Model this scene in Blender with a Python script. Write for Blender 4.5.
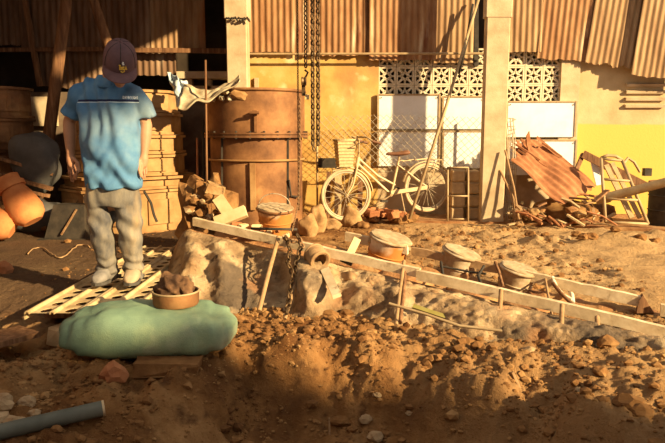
import bpy, bmesh, math, random
import numpy as np
from mathutils import Vector, Matrix, noise as mn
random.seed(7); RS = np.random.RandomState(7)
for o in list(bpy.data.objects): bpy.data.objects.remove(o)
S = bpy.context.scene
COL = S.collection
# ------------------------------------------------------------------ camera
F = 646.5; PITCH = math.atan((221.5 - 133.0) / F); CH = 1.15
cd = bpy.data.cameras.new('camera'); cd.sensor_width = 36.0; cd.lens = 35.0
cam = bpy.data.objects.new('camera', cd); COL.objects.link(cam)
cam.location = (0, 0, CH); cam.rotation_euler = (math.pi/2 - PITCH, 0, 0)
S.camera = cam
# ------------------------------------------------------------------ light
W = bpy.data.worlds.new('world'); S.world = W; W.use_nodes = True
bg = W.node_tree.nodes['Background']; bg.inputs[0].default_value = (1.0, .93, .84, 1); bg.inputs[1].default_value = .72
SUN = Vector((.90, -.62, .42)).normalized()
sl = bpy.data.lights.new('sun', 'SUN'); sl.energy = 11.5; sl.color = (1, .76, .41); sl.angle = math.radians(1.2)
so = bpy.data.objects.new('sun', sl); COL.objects.link(so); so.location = (8, -8, 6)
so.rotation_euler = (-SUN).to_track_quat('-Z', 'Y').to_euler()
vs = S.view_settings; vs.view_transform = 'Standard'; vs.look = 'None'; vs.exposure = 0.18; vs.gamma = 1.0; vs.use_curve_mapping = False
# ------------------------------------------------------------------ helpers
cp, sp = math.cos(PITCH), math.sin(PITCH)
def ray(px, py):
    x = (px - 332.5) / F; y = (221.5 - py) / F
    return Vector((x, cp + y*sp, -sp + y*cp))
def at(px, py, Y):
    d = ray(px, py); t = Y / d.y
    return Vector((d.x*t, Y, CH + d.z*t))
def on(px, py, z=0.0):
    d = ray(px, py); t = (z - CH) / d.z
    return Vector((d.x*t, d.y*t, z))
def V(*a): return Vector(a)
def hash2(ix, iy, seed):
    n = (ix.astype(np.int64)*374761393 + iy.astype(np.int64)*668265263 + seed*974711) & 0x7fffffff
    n = ((n ^ (n >> 13)) * 1274126177) & 0x7fffffff
    n = n ^ (n >> 16)
    return (n & 0xffff) / 65535.0
def vn(x, y, seed=0):
    x = np.asarray(x, float); y = np.asarray(y, float)
    ix = np.floor(x); iy = np.floor(y); fx = x-ix; fy = y-iy
    fx = fx*fx*(3-2*fx); fy = fy*fy*(3-2*fy)
    a = hash2(ix, iy, seed); b = hash2(ix+1, iy, seed); c = hash2(ix, iy+1, seed); d = hash2(ix+1, iy+1, seed)
    return (a*(1-fx)+b*fx)*(1-fy) + (c*(1-fx)+d*fx)*fy - .5
def fbm(x, y, oc=4, seed=0):
    s = 0; a = 1.0
    for k in range(oc):
        s = s + a*vn(x*2**k + 17.3*k, y*2**k - 9.1*k, seed+k); a *= .5
    return s
def sstep(x):
    x = np.clip(x, 0, 1); return x*x*(3-2*x)

ICO = {}
for sub in (1, 2, 3, 4):
    b_ = bmesh.new(); bmesh.ops.create_icosphere(b_, subdivisions=sub, radius=1)
    ICO[sub] = (np.array([v.co[:] for v in b_.verts]), [tuple(v.index for v in f.verts) for f in b_.faces]); b_.free()

class MB:
    def __init__(s): s.v = []; s.f = []; s.m = []
    def add(s, vs, fs, mi=0):
        n = len(s.v); s.v.extend([tuple(p) for p in vs]); s.f.extend([tuple(i+n for i in f) for f in fs]); s.m.extend([mi]*len(fs)); return s
    def box(s, c, size, R=None, mi=0):
        c = Vector(c); hx, hy, hz = [q/2 for q in size]
        pts = [Vector((x*hx, y*hy, z*hz)) for z in (-1, 1) for y in (-1, 1) for x in (-1, 1)]
        if R is not None: pts = [R @ p for p in pts]
        return s.add([p+c for p in pts], [(0,2,3,1),(4,5,7,6),(0,1,5,4),(2,6,7,3),(0,4,6,2),(1,3,7,5)], mi)
    def beam(s, a, b, w, h, up=V(0,0,1), mi=0):
        a = Vector(a); b = Vector(b); d = (b-a); L = d.length; d.normalize()
        x = d.cross(up).normalized(); u = x.cross(d)
        R = Matrix((x, d, u)).transposed()
        return s.box((a+b)/2, (w, L, h), R, mi)
    def prism(s, poly, off, mi=0):
        n = len(poly); off = Vector(off); p = [Vector(q) for q in poly]
        return s.add(p+[q+off for q in p], [tuple(range(n))[::-1], tuple(range(n, 2*n))]+[(i, (i+1)%n, n+(i+1)%n, n+i) for i in range(n)], mi)
    def tube(s, pts, r, n=8, closed=False, cap=True, mi=0):
        P = [Vector(p) for p in pts]; m = len(P)
        if not hasattr(r, '__len__'): r = [r]*m
        T = []
        for i in range(m):
            a = P[(i-1) % m] if (closed or i > 0) else P[i]; b = P[(i+1) % m] if (closed or i < m-1) else P[i]
            T.append((b-a).normalized())
        up = V(0,0,1) if abs(T[0].z) < .9 else V(1,0,0)
        x = T[0].cross(up).normalized(); vs = []
        for i in range(m):
            x = (x - T[i]*x.dot(T[i])).normalized(); y = T[i].cross(x)
            for k in range(n):
                a = 2*math.pi*k/n; vs.append(P[i] + (x*math.cos(a)+y*math.sin(a))*r[i])
        fs = []
        for i in range(m if closed else m-1):
            j = (i+1) % m
            for k in range(n):
                l = (k+1) % n; fs.append((i*n+k, i*n+l, j*n+l, j*n+k))
        if cap and not closed: fs += [tuple(range(n))[::-1], tuple(range((m-1)*n, m*n))]
        return s.add(vs, fs, mi)
    def lathe(s, prof, c=(0,0,0), n=32, R=None, sx=1, sy=1, a0=0, a1=2*math.pi, mi=0):
        c = Vector(c); full = abs(a1-a0-2*math.pi) < 1e-6; cols = n if full else n+1; m = len(prof); vs = []
        for k in range(cols):
            a = a0+(a1-a0)*k/n
            for (r, z) in prof:
                p = Vector((r*math.cos(a)*sx, r*math.sin(a)*sy, z))
                if R is not None: p = R @ p
                vs.append(p+c)
        fs = []
        for k in range(n):
            l = (k+1) % cols
            for i in range(m-1): fs.append((k*m+i, l*m+i, l*m+i+1, k*m+i+1))
        return s.add(vs, fs, mi)
    def loft(s, rings, cap=True, mi=0):
        n = len(rings[0]); vs = [p for r in rings for p in r]; fs = []
        for i in range(len(rings)-1):
            for k in range(n):
                l = (k+1) % n; fs.append((i*n+k, i*n+l, (i+1)*n+l, (i+1)*n+k))
        if cap: fs += [tuple(range(n))[::-1], tuple(range((len(rings)-1)*n, len(rings)*n))]
        return s.add(vs, fs, mi)
    def blob(s, c, r, seed=0, sub=2, amp=.3, freq=1.3, flat=0, mi=0, R=None):
        if not hasattr(r, '__len__'): r = (r, r, r)
        vs, fs = ICO[sub]; out = []
        for p in vs:
            q = Vector(p); k = 1 + amp*mn.noise(q*freq + Vector((seed*3.7, seed*1.9, -seed*2.3)))
            if flat: k = k + flat*mn.cell(q*1.1+Vector((seed, 0, seed)))*.3
            q = Vector((q.x*r[0]*k, q.y*r[1]*k, q.z*r[2]*k))
            if R is not None: q = R @ q
            out.append(q+Vector(c))
        return s.add(out, fs, mi)
    def cone(s, a, b, ra, rb, n=12, mi=0):       # rounded cone for bodies
        a = Vector(a); b = Vector(b)
        s.tube([a, a.lerp(b, .5), b], [ra, (ra+rb)/2, rb], n, mi=mi)
        for c, r in ((a, ra), (b, rb)):
            vs, fs = ICO[2]; s.add([Vector(p)*r*1.0+c for p in vs], fs, mi)
        return s
    def chain(s, pts, R, r, n=12, k=5, pitch=1.45, mi=0):
        P = [Vector(p) for p in pts]; seg = []; L = 0
        for a, b in zip(P[:-1], P[1:]): seg.append((L, (b-a).length, a, b)); L += (b-a).length
        st = R*2*pitch*.62*1.25; cnt = int(L/st)
        for i in range(cnt):
            d = (i+.5)*st
            for (l0, l, a, b) in seg:
                if l0 <= d <= l0+l+1e-9: break
            c = a.lerp(b, (d-l0)/l); t = (b-a).normalized()
            up = V(.71, -.71, 0) if abs(t.z) > .5 else V(0, .71, .71)
            x = t.cross(up).normalized(); y = t.cross(x)
            if i % 2: x, y = y, x
            loop = [c + t*(math.sin(2*math.pi*j/n)*R*pitch*.78) + x*(math.cos(2*math.pi*j/n)*R*.8) for j in range(n)]
            s.tube(loop, r, k, closed=True, mi=mi)
        return s
    def np(s): return np.array(s.v)
    def build(s, name, mats, parent=None, label=None, cat=None, group=None, kind=None, smooth=False, origin=None):
        me = bpy.data.meshes.new(name); A = np.array([tuple(p) for p in s.v], float)
        if origin is None:
            if parent is not None: origin = parent['org'] if 'org' in parent else parent.location
            else:
                mnv, mx = A.min(0), A.max(0); origin = ((mnv[0]+mx[0])/2, (mnv[1]+mx[1])/2, mnv[2])
        org = np.array(origin[:], float)
        me.from_pydata((A-org).tolist(), [], s.f)
        mats = mats if isinstance(mats, (list, tuple)) else [mats]
        for m in mats: me.materials.append(m)
        if len(mats) > 1: me.polygons.foreach_set('material_index', s.m)
        me.update()
        if smooth: smoothmesh(me, smooth)
        o = bpy.data.objects.new(name, me); COL.objects.link(o)
        if parent is not None:
            o.parent = parent; po = world_origin(parent); o.location = Vector(org) - po
        else: o.location = org
        tag(o, label, cat, group, kind); WO[o.name] = Vector(org)
        return o
WO = {}
def world_origin(o): return WO[o.name]
def smoothmesh(me, ang=True):
    me.polygons.foreach_set('use_smooth', [True]*len(me.polygons))
    if ang is not True:
        me.update()
        try: me.set_sharp_from_angle(angle=math.radians(ang))
        except Exception: pass
def tag(o, label=None, cat=None, group=None, kind=None):
    if label: o['label'] = label
    if cat: o['category'] = cat
    if group: o['group'] = group
    if kind: o['kind'] = kind
    return o
def thing(name, loc, label, cat, group=None):
    o = bpy.data.objects.new(name, None); o.empty_display_size = .1; COL.objects.link(o); o.location = loc; WO[o.name] = Vector(loc)
    return tag(o, label, cat, group)
def evalmesh(mb, voxel=None, smooth_it=0, sm_f=.5):
    """joined closed shapes -> one continuous voxel-remeshed surface (vertices, faces)"""
    me = bpy.data.meshes.new('tmp'); me.from_pydata([tuple(p) for p in mb.v], [], mb.f)
    o = bpy.data.objects.new('tmp', me); COL.objects.link(o)
    if voxel:
        m = o.modifiers.new('r', 'REMESH'); m.mode = 'VOXEL'; m.voxel_size = voxel
    if smooth_it:
        m = o.modifiers.new('s', 'SMOOTH'); m.iterations = smooth_it; m.factor = sm_f
    dg = bpy.context.evaluated_depsgraph_get(); ev = o.evaluated_get(dg); m2 = bpy.data.meshes.new_from_object(ev)
    r = MB(); r.v = [tuple(v.co) for v in m2.vertices]; r.f = [tuple(p.vertices) for p in m2.polygons]; r.m = [0]*len(r.f)
    nor = np.array([v.normal[:] for v in m2.vertices])
    bpy.data.objects.remove(o); bpy.data.meshes.remove(me); bpy.data.meshes.remove(m2)
    return r, nor
def Rz(a): return Matrix.Rotation(a, 3, 'Z')
def Rx(a): return Matrix.Rotation(a, 3, 'X')
def Ry(a): return Matrix.Rotation(a, 3, 'Y')
# ------------------------------------------------------------------ materials
def mk(name, cols, scale=6, rough=.85, bump=.3, bscale=None, metal=0, stretch=(1,1,1), detail=6, pos=None, spec=.25, dist=.01, over=None):
    m = bpy.data.materials.new(name); m.use_nodes = True; nt = m.node_tree; N = nt.nodes; L = nt.links
    b = N['Principled BSDF']; b.inputs['Roughness'].default_value = rough; b.inputs['Metallic'].default_value = metal
    b.inputs['Specular IOR Level'].default_value = spec
    tc = N.new('ShaderNodeTexCoord'); mp = N.new('ShaderNodeMapping'); mp.inputs['Scale'].default_value = stretch
    L.new(tc.outputs['Object'], mp.inputs[0])
    nz = N.new('ShaderNodeTexNoise'); nz.inputs['Scale'].default_value = scale; nz.inputs['Detail'].default_value = detail; nz.inputs['Roughness'].default_value = .62
    L.new(mp.outputs[0], nz.inputs['Vector'])
    cr = N.new('ShaderNodeValToRGB'); e = cr.color_ramp.elements
    if pos is None: pos = [.34 + .34*i/max(1, len(cols)-1) for i in range(len(cols))]
    while len(e) < len(cols): e.new(.5)
    for i, c in enumerate(cols): e[i].position = pos[i]; e[i].color = (*c, 1)
    L.new(nz.outputs[0], cr.inputs[0]); out = cr.outputs[0]
    if over:   # second layer: (color, scale, lo, hi)
        for (c2, s2, lo, hi) in over:
            n2 = N.new('ShaderNodeTexNoise'); n2.inputs['Scale'].default_value = s2; n2.inputs['Detail'].default_value = 5
            L.new(mp.outputs[0], n2.inputs['Vector'])
            r2 = N.new('ShaderNodeMapRange'); r2.inputs[1].default_value = lo; r2.inputs[2].default_value = hi; L.new(n2.outputs[0], r2.inputs[0])
            mx = N.new('ShaderNodeMixRGB'); mx.inputs[2].default_value = (*c2, 1); L.new(r2.outputs[0], mx.inputs[0]); L.new(out, mx.inputs[1]); out = mx.outputs[0]
    L.new(out, b.inputs['Base Color'])
    if bump:
        nb = N.new('ShaderNodeTexNoise'); nb.inputs['Scale'].default_value = bscale or scale*4; nb.inputs['Detail'].default_value = 8; nb.inputs['Roughness'].default_value = .7
        L.new(mp.outputs[0], nb.inputs['Vector'])
        bp = N.new('ShaderNodeBump'); bp.inputs['Strength'].default_value = bump; bp.inputs['Distance'].default_value = dist
        L.new(nb.outputs[0], bp.inputs['Height']); L.new(bp.outputs[0], b.inputs['Normal'])
    m['out'] = 0
    return m
def zpaint(m, col, z, width=.02, wob=.06, below=True, scale=5):
    """paint coat above/below an object-space height, with a wavering edge"""
    nt = m.node_tree; N = nt.nodes; L = nt.links; b = N['Principled BSDF']
    src = b.inputs['Base Color'].links[0].from_socket
    tc = N.new('ShaderNodeTexCoord'); sx = N.new('ShaderNodeSeparateXYZ'); L.new(tc.outputs['Object'], sx.inputs[0])
    nz = N.new('ShaderNodeTexNoise'); nz.inputs['Scale'].default_value = scale; nz.inputs['Detail'].default_value = 5; L.new(tc.outputs['Object'], nz.inputs[0])
    ma = N.new('ShaderNodeMath'); ma.operation = 'MULTIPLY_ADD'; L.new(nz.outputs[0], ma.inputs[0]); ma.inputs[1].default_value = wob*2; L.new(sx.outputs[2], ma.inputs[2])
    mr = N.new('ShaderNodeMapRange'); a, c = (z+wob-width, z+wob+width)
    mr.inputs[1].default_value = a; mr.inputs[2].default_value = c
    mr.inputs[3].default_value = 1 if below else 0; mr.inputs[4].default_value = 0 if below else 1
    L.new(ma.outputs[0], mr.inputs[0])
    mx = N.new('ShaderNodeMixRGB'); L.new(mr.outputs[0], mx.inputs[0]); L.new(src, mx.inputs[1]); mx.inputs[2].default_value = (*col, 1)
    # keep some grain
    L.new(mx.outputs[0], b.inputs['Base Color']); return m

M = {}
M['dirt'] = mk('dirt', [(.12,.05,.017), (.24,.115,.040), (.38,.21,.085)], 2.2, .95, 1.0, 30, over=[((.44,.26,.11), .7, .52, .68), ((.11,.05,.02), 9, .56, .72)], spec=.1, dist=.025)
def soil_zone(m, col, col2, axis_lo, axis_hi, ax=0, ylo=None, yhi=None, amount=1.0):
    # soil of another tone lies in part of the yard, with a wavering border
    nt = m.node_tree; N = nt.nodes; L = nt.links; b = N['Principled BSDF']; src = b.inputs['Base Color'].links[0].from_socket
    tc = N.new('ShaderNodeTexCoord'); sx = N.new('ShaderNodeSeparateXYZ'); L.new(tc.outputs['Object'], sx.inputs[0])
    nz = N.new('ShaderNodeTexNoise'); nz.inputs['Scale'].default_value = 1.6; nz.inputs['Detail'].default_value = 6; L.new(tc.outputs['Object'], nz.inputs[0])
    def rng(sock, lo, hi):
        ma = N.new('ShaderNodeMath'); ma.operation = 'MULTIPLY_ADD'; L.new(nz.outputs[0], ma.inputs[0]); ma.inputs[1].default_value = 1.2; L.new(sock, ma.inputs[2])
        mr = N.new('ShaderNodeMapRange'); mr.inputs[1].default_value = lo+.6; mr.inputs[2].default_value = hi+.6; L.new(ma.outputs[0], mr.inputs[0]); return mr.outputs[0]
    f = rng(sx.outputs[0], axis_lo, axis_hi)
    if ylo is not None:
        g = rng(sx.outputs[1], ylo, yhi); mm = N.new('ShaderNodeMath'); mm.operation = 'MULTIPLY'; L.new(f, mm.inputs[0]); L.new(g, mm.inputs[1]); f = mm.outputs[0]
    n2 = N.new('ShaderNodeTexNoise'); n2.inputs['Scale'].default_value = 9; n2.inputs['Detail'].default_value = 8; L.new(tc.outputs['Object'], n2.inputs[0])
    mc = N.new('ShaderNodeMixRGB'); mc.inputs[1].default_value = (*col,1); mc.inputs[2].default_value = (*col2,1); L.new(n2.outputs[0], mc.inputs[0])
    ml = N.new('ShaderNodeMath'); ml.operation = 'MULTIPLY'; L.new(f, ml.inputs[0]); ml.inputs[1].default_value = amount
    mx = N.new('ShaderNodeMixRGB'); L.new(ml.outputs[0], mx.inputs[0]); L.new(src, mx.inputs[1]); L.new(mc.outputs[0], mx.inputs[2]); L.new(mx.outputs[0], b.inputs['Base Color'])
soil_zone(M['dirt'], (.40,.24,.105), (.68,.48,.25), .6, 1.6, 0, 4.2, 5.2, .9)      # sand spread over the right of the yard
soil_zone(M['dirt'], (.24,.13,.055), (.42,.26,.12), .3, 1.0, 0, None, None, .6)
soil_zone(M['dirt'], (.035,.024,.017), (.11,.068,.042), -.95, -1.35, 0, 3.75, 4.15, .85)  # much darker soil tone over the floor at left
M['clod'] = mk('clod', [(.11,.047,.017), (.23,.115,.043), (.38,.22,.09)], 3, .95, .6, 40, spec=.1)
M['stone'] = mk('pale stone', [(.24,.14,.07), (.38,.26,.14), (.50,.37,.22)], 8, .9, .5, 40)
M['clay'] = mk('pale clay slurry', [(.17,.105,.055), (.36,.235,.125), (.58,.43,.25)], 4.5, .9, 1.0, 45, over=[((.125,.088,.058), 1.7, .54, .66), ((.40,.19,.08), 2.6, .55, .70), ((.10,.07,.05), 16, .60, .72)], dist=.02)
M['redearth'] = mk('red earth', [(.20,.08,.03), (.34,.17,.07), (.45,.27,.12)], 5, .95, .8, 40, dist=.015)
M['plank'] = mk('weathered plank', [(.42,.30,.17), (.58,.44,.27), (.74,.60,.40)], 5, .85, .3, 40, stretch=(1,1,1), over=[((.22,.13,.07), 14, .58, .75)])
M['wood'] = mk('brown timber', [(.10,.045,.02), (.19,.09,.04), (.30,.16,.075)], 4, .8, .4, 30, stretch=(6,6,.6))
M['stick'] = mk('dry stick', [(.26,.15,.07), (.42,.26,.13)], 12, .85, .4)
M['freshwood'] = mk('light timber', [(.52,.37,.18), (.68,.52,.30)], 7, .75, .2, 40)
M['concrete'] = mk('beige concrete', [(.36,.26,.15), (.48,.36,.22), (.57,.45,.29)], 3, .9, .35, 40, over=[((.36,.24,.12), 2, .58, .75)])
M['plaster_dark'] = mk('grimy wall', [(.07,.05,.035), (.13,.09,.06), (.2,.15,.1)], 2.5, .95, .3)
M['backing'] = mk('dark backing', [(.03,.02,.012), (.06,.04,.025)], 3, .95, .2)  # dark colour stands in for the unlit space behind the blocks
M['ochre'] = mk('ochre plaster', [(.36,.19,.05), (.50,.30,.085), (.58,.39,.15)], 1.6, .9, .3, 30, over=[((.34,.18,.07), 1.3, .54, .72), ((.68,.52,.28), 3.5, .60, .75)])
M['beigewall'] = zpaint(mk('two-tone wall', [(.38,.26,.13), (.48,.35,.19), (.56,.43,.25)], 1.8, .9, .3, 30, over=[((.34,.22,.11), 1.7, .60, .78)]), (.58,.39,.09), 1.27, .012, .03, True, 3)
M['board'] = mk('white board', [(.70,.68,.62), (.82,.80,.75), (.86,.85,.81)], 2, .7, .08, 20, over=[((.5,.4,.27), 2.5, .64, .8)])
M['breeze'] = mk('cast screen block', [(.55,.45,.30), (.70,.60,.43)], 10, .9, .3)
M['rustA'] = mk('orange rusted tin', [(.20,.09,.036), (.30,.155,.07), (.40,.25,.125)], 3, .8, .15, 30, stretch=(2.2,2.2,.45), over=[((.16,.06,.025), 2.4, .55, .72), ((.54,.40,.26), 3, .60, .8)], metal=.1)
M['rustB'] = mk('tan rusted tin', [(.20,.11,.05), (.31,.185,.09), (.41,.28,.15)], 3, .75, .15, 30, stretch=(2.2,2.2,.4), over=[((.30,.12,.045), 2, .54, .72)], metal=.1)
M['rustC'] = mk('brown weathered tin', [(.10,.055,.03), (.18,.10,.055), (.28,.18,.11)], 3, .75, .15, 30, stretch=(2.2,2.2,.4), over=[((.36,.3,.22), 2.5, .62, .8)], metal=.1)
M['rustsheet'] = mk('red rust sheet', [(.20,.075,.03), (.34,.14,.06), (.44,.22,.10)], 4, .8, .3, 30, metal=.1)
M['iron'] = mk('rusty iron plate', [(.10,.042,.018), (.21,.095,.038), (.34,.165,.065)], 2.6, .7, .3, 25, metal=.2, over=[((.5,.28,.11), 3, .60, .8), ((.08,.04,.02), 1.7, .60, .78)])
M['flask'] = mk('tan iron flask', [(.20,.095,.034), (.31,.165,.062), (.40,.24,.10)], 3, .8, .3, 25, over=[((.2,.09,.035), 4, .6, .78)])
M['chain'] = mk('dark chain steel', [(.035,.022,.012), (.11,.065,.03), (.2,.12,.055)], 30, .55, .1, metal=.5)
M['chainrust'] = mk('rusty chain', [(.16,.08,.035), (.34,.2,.1)], 30, .7, .1, metal=.3)
M['wire'] = mk('galvanised wire', [(.36,.29,.2), (.5,.42,.3)], 10, .6, 0, metal=.3)
M['steel'] = mk('tan steel rail', [(.30,.20,.10), (.44,.32,.18)], 8, .65, .1, metal=.2)
M['matsteel'] = mk('perforated steel', [(.34,.23,.11), (.52,.38,.20), (.62,.48,.28)], 6, .6, .15, metal=.15)
M['darkmetal'] = mk('dark iron', [(.03,.025,.02), (.07,.055,.04)], 8, .7, .2, metal=.3)
M['bikecream'] = mk('cream bike paint', [(.46,.33,.17), (.62,.48,.28)], 14, .45, 0, spec=.5)
M['tyre'] = mk('pale dusty tyre', [(.38,.28,.16), (.55,.43,.27)], 12, .85, .1)
M['saddle'] = mk('brown saddle', [(.12,.05,.025), (.2,.09,.045)], 12, .6, .1)
M['basket'] = mk('woven basket', [(.42,.30,.15), (.55,.41,.22)], 30, .8, .5, 60)
M['brick'] = mk('sandy block', [(.40,.27,.14), (.55,.40,.22)], 9, .9, .5)
M['redbrick'] = mk('broken red brick', [(.30,.11,.045), (.44,.19,.08)], 9, .9, .5)
M['orangeclay'] = mk('orange terracotta', [(.46,.15,.05), (.62,.25,.085)], 6, .85, .3)
M['tarp'] = mk('grey tarp', [(.07,.065,.06), (.13,.12,.11)], 3, .8, .3)
M['sack'] = mk('green woven sack', [(.11,.18,.125), (.19,.28,.18), (.32,.40,.22)], 2.2, .6, .35, 120, spec=.4, over=[((.5,.52,.34), 3, .60, .78)])
M['plastic'] = mk('blue-white sheet', [(.26,.34,.40), (.44,.49,.51), (.66,.62,.52)], 4, .6, .1, spec=.3)
M['palecloth'] = mk('stiff tan cloth', [(.30,.22,.13), (.5,.42,.28), (.70,.60,.42)], 5, .8, .3)
M['bucket'] = mk('limed bucket', [(.24,.15,.075), (.38,.27,.16), (.58,.48,.35)], 7, .8, .3, 30, over=[((.45,.22,.085), 6, .56, .70)])
M['bucketrust'] = zpaint(mk('limed bucket rusting below', [(.42,.31,.2), (.55,.45,.33), (.66,.58,.46)], 7, .8, .3, 30), (.44,.17,.04), .22, .035, .09, True, 9)
M['lid'] = mk('dried clay lid', [(.28,.19,.10), (.40,.29,.17), (.50,.39,.25)], 12, .95, .6, 50)
M['darkclay'] = mk('wet dark clay', [(.045,.022,.012), (.12,.06,.028), (.22,.12,.055)], 9, .9, .8, 40)
M['pipe'] = mk('grey green pipe', [(.09,.095,.075), (.16,.16,.125)], 5, .6, .1)
M['woodend'] = mk('pale cut end', [(.5,.36,.2), (.62,.47,.28)], 9, .85, .2)
M['yellowboard'] = mk('yellow-green board', [(.22,.18,.04), (.30,.25,.08)], 8, .8, .2)
M['skin'] = mk('skin', [(.36,.17,.09), (.44,.22,.12)], 8, .6, .08, 60, spec=.35)
M['hair'] = mk('black hair', [(.012,.010,.009), (.03,.024,.02)], 30, .6, .4)
M['jeans'] = mk('jeans with painted sun', [(.075,.072,.075), (.19,.165,.13), (.36,.285,.19)], 4, .9, .3, 120, stretch=(1.6,1.6,.7), over=[((.34,.23,.11), 3, .52, .72)])  # tan-gold overlay paints sunlit patches into the denim colour
M['shoe'] = mk('grey canvas shoe', [(.14,.13,.12), (.26,.23,.20)], 12, .85, .3)
M['shoetan'] = mk('dusty tan shoe', [(.30,.22,.14), (.42,.32,.21)], 12, .85, .3)
M['rubber'] = mk('shoe rubber', [(.05,.045,.04), (.09,.08,.07)], 10, .8, .1)
M['cap'] = mk('maroon-grey cap', [(.10,.055,.06), (.16,.085,.085)], 9, .85, .3, 150)
M['gold'] = mk('gold thread', [(.70,.42,.05), (.85,.58,.12)], 30, .6, .2)
M['white'] = mk('white thread', [(.8,.78,.72), (.86,.84,.8)], 30, .7, .1)
M['eye'] = mk('dark eye', [(.02,.012,.01), (.03,.02,.015)], 10, .3, 0)
M['sandlump'] = mk('sandy lump', [(.22,.12,.05), (.36,.21,.09), (.46,.30,.15)], 6, .95, .7, 40)
M['hose'] = mk('pale hose', [(.66,.56,.40), (.76,.67,.5)], 10, .6, .1)
def plank_grain(m): return m

# ------------------------------------------------------------------ terrain
lipp = [(-260,372),(-50,372),(60,366),(150,366),(212,358),(250,346),(330,343),(400,349),(450,356),(520,374),(600,400),(665,425),(800,450),(1100,455)]
lip = sorted([(on(a, b, -.06).x, on(a, b, -.06).y) for a, b in lipp]); LX = [p[0] for p in lip]; LY = [p[1] for p in lip]
bumps = [(on(545,243).xy, .22, .07), (on(610,244).xy, .3, .09), (on(640,240).xy, .25, .07), (on(575,236).xy, .2, .06), (on(430,240).xy, .3, .05),
         (on(395,214).xy, .55, .07), (on(300,222).xy, .3, .10), (on(70,236).xy, .3, .05)]
scoop = [(on(340,385,-.25).xy, .14, .10), (on(420,375,-.2).xy, .13, .09), (on(540,405,-.2).xy, .2, .13), (on(250,370,-.2).xy, .09, .06), (on(60,400,-.2).xy, .2, .07), (on(30,370,-.2).xy, .16, .06), (on(480,400,-.25).xy, .1,.06), (on(600,365,-.1).xy,.1,.03)]
def H(x, y):
    x = np.asarray(x, float); y = np.asarray(y, float)
    wob = fbm(x*3.1, y*3.1, 4, 11)
    d = np.interp(x, LX, LY) - y + .13*wob
    run = np.interp(x, [-3,-1.2,-.8,-.5,.9,1.4,3], [1.0,.9,.55,.34,.34,.5,.7]); dep = np.interp(x, [-3,-1.2,-.6,.9,1.4,3], [.16,.20,.36,.38,.26,.22])
    z = -.07*sstep((4.7-y)/.6) - dep*sstep(d/run)
    near = sstep((4.4-y)/.5)
    z = z + .05*sstep((y-3.85)/.25)*sstep((-1.05-x)/.2)
    amp = .012 + .035*np.exp(-((d-.12)/.25)**2) + .02*near*(x > -1) + .03*sstep((x-.3)/.5)*sstep((y-4.6)/.3)*sstep((8.2-y)/.5)
    amp = amp*(1-.6*sstep((-1.0-x)/.2)*sstep((y-3.7)/.3))
    z = z + amp*fbm(x*5.0, y*5.0, 5, 3)*1.5 + .013*fbm(x*19, y*19, 4, 5)*(1+2.2*near)
    lump = np.maximum(0, vn(x*11, y*11, 31)-.12)
    z = z + lump*.06*(near*.9+.3)*(d > -.5)
    for c, r, h in bumps: z = z + h*np.exp(-((x-c[0])**2+(y-c[1])**2)/(r*r))*(1+1.2*fbm(x*8, y*8, 3, 8))
    for c, r, h in scoop: z = z - h*np.exp(-(((x-c[0])**2+(y-c[1])**2)/(r*r))**1.5)
    return z
def h1(x, y): return float(H(np.array([x]), np.array([y]))[0])
ys = np.concatenate([np.arange(.6, 2.3, .06), np.arange(2.3, 4.3, .0125), np.arange(4.3, 6.2, .024), np.arange(6.2, 9.7, .05)])
xs = np.concatenate([np.arange(-6.5, -2.4, .08), np.arange(-2.4, 2.4, .0135), np.arange(2.4, 7.5, .08)])
GX, GY = np.meshgrid(xs, ys); GZ = H(GX, GY)
ny, nx = GX.shape
me = bpy.data.meshes.new('floor'); idx = np.arange(nx*ny).reshape(ny, nx)
quads = np.stack([idx[:-1,:-1], idx[:-1,1:], idx[1:,1:], idx[1:,:-1]], -1).reshape(-1, 4)
me.vertices.add(nx*ny); me.vertices.foreach_set('co', np.stack([GX, GY, GZ], -1).ravel())
me.loops.add(quads.size); me.loops.foreach_set('vertex_index', quads.ravel().astype(np.int32))
me.polygons.add(len(quads)); me.polygons.foreach_set('loop_start', (np.arange(len(quads))*4).astype(np.int32))
me.polygons.foreach_set('use_smooth', [True]*len(quads)); me.update(); me.validate()
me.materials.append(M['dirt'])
ground = bpy.data.objects.new('floor', me); COL.objects.link(ground); tag(ground, 'reddish brown churned dirt ground dropping into the foreground trench', 'ground', kind='structure')
WO['floor'] = V(0,0,0)

# ------------------------------------------------------------------ the setting: walls, unseen roofs added for shade
WY = 9.0
def zy(py, Y=WY, px=332): return at(px, py, Y).z
def xw(px, Y=WY, py=60): return at(px, py, Y).x
wall = MB().box((0, 9.62, 1.8), (14, .12, 3.9)).build('wall_back', M['backing'], kind='structure', origin=(0, 9.62, 0))
tag(wall, 'dark backing behind the tin sheets and screen blocks, coloured as unlit void')
def wallpiece(name, px0, px1, z0, z1, mat, y0=WY, th=.14, label=None):
    x0, x1 = xw(px0, y0), xw(px1, y0)
    o = MB().box(((x0+x1)/2, y0+th/2, (z0+z1)/2), (x1-x0, th, z1-z0)).build(name, mat, wall, origin=((x0+x1)/2, y0+th/2, 0))
    if label: o['label'] = label
    return o
wallpiece('plaster_wall', 247, 379, -.1, zy(38), M['ochre'], label='stained ochre yellow plaster')
wallpiece('plaster_wall', 379, 566, -.1, zy(103), M['concrete'])
wallpiece('plaster_wall', 580, 760, -.1, zy(45), M['beigewall'], label='plaster painted beige above yellow')
wallpiece('pilaster', 562, 581, -.1, zy(45), M['concrete'], WY-.05, .2)
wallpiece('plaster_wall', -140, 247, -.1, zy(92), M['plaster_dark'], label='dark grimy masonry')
wallpiece('ledge', 176, 247, zy(79), zy(72), M['concrete'], WY-.1, .3)
wallpiece('window_frame', 186, 247, zy(92), zy(86), M['concrete'], WY-.04, .14)
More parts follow.
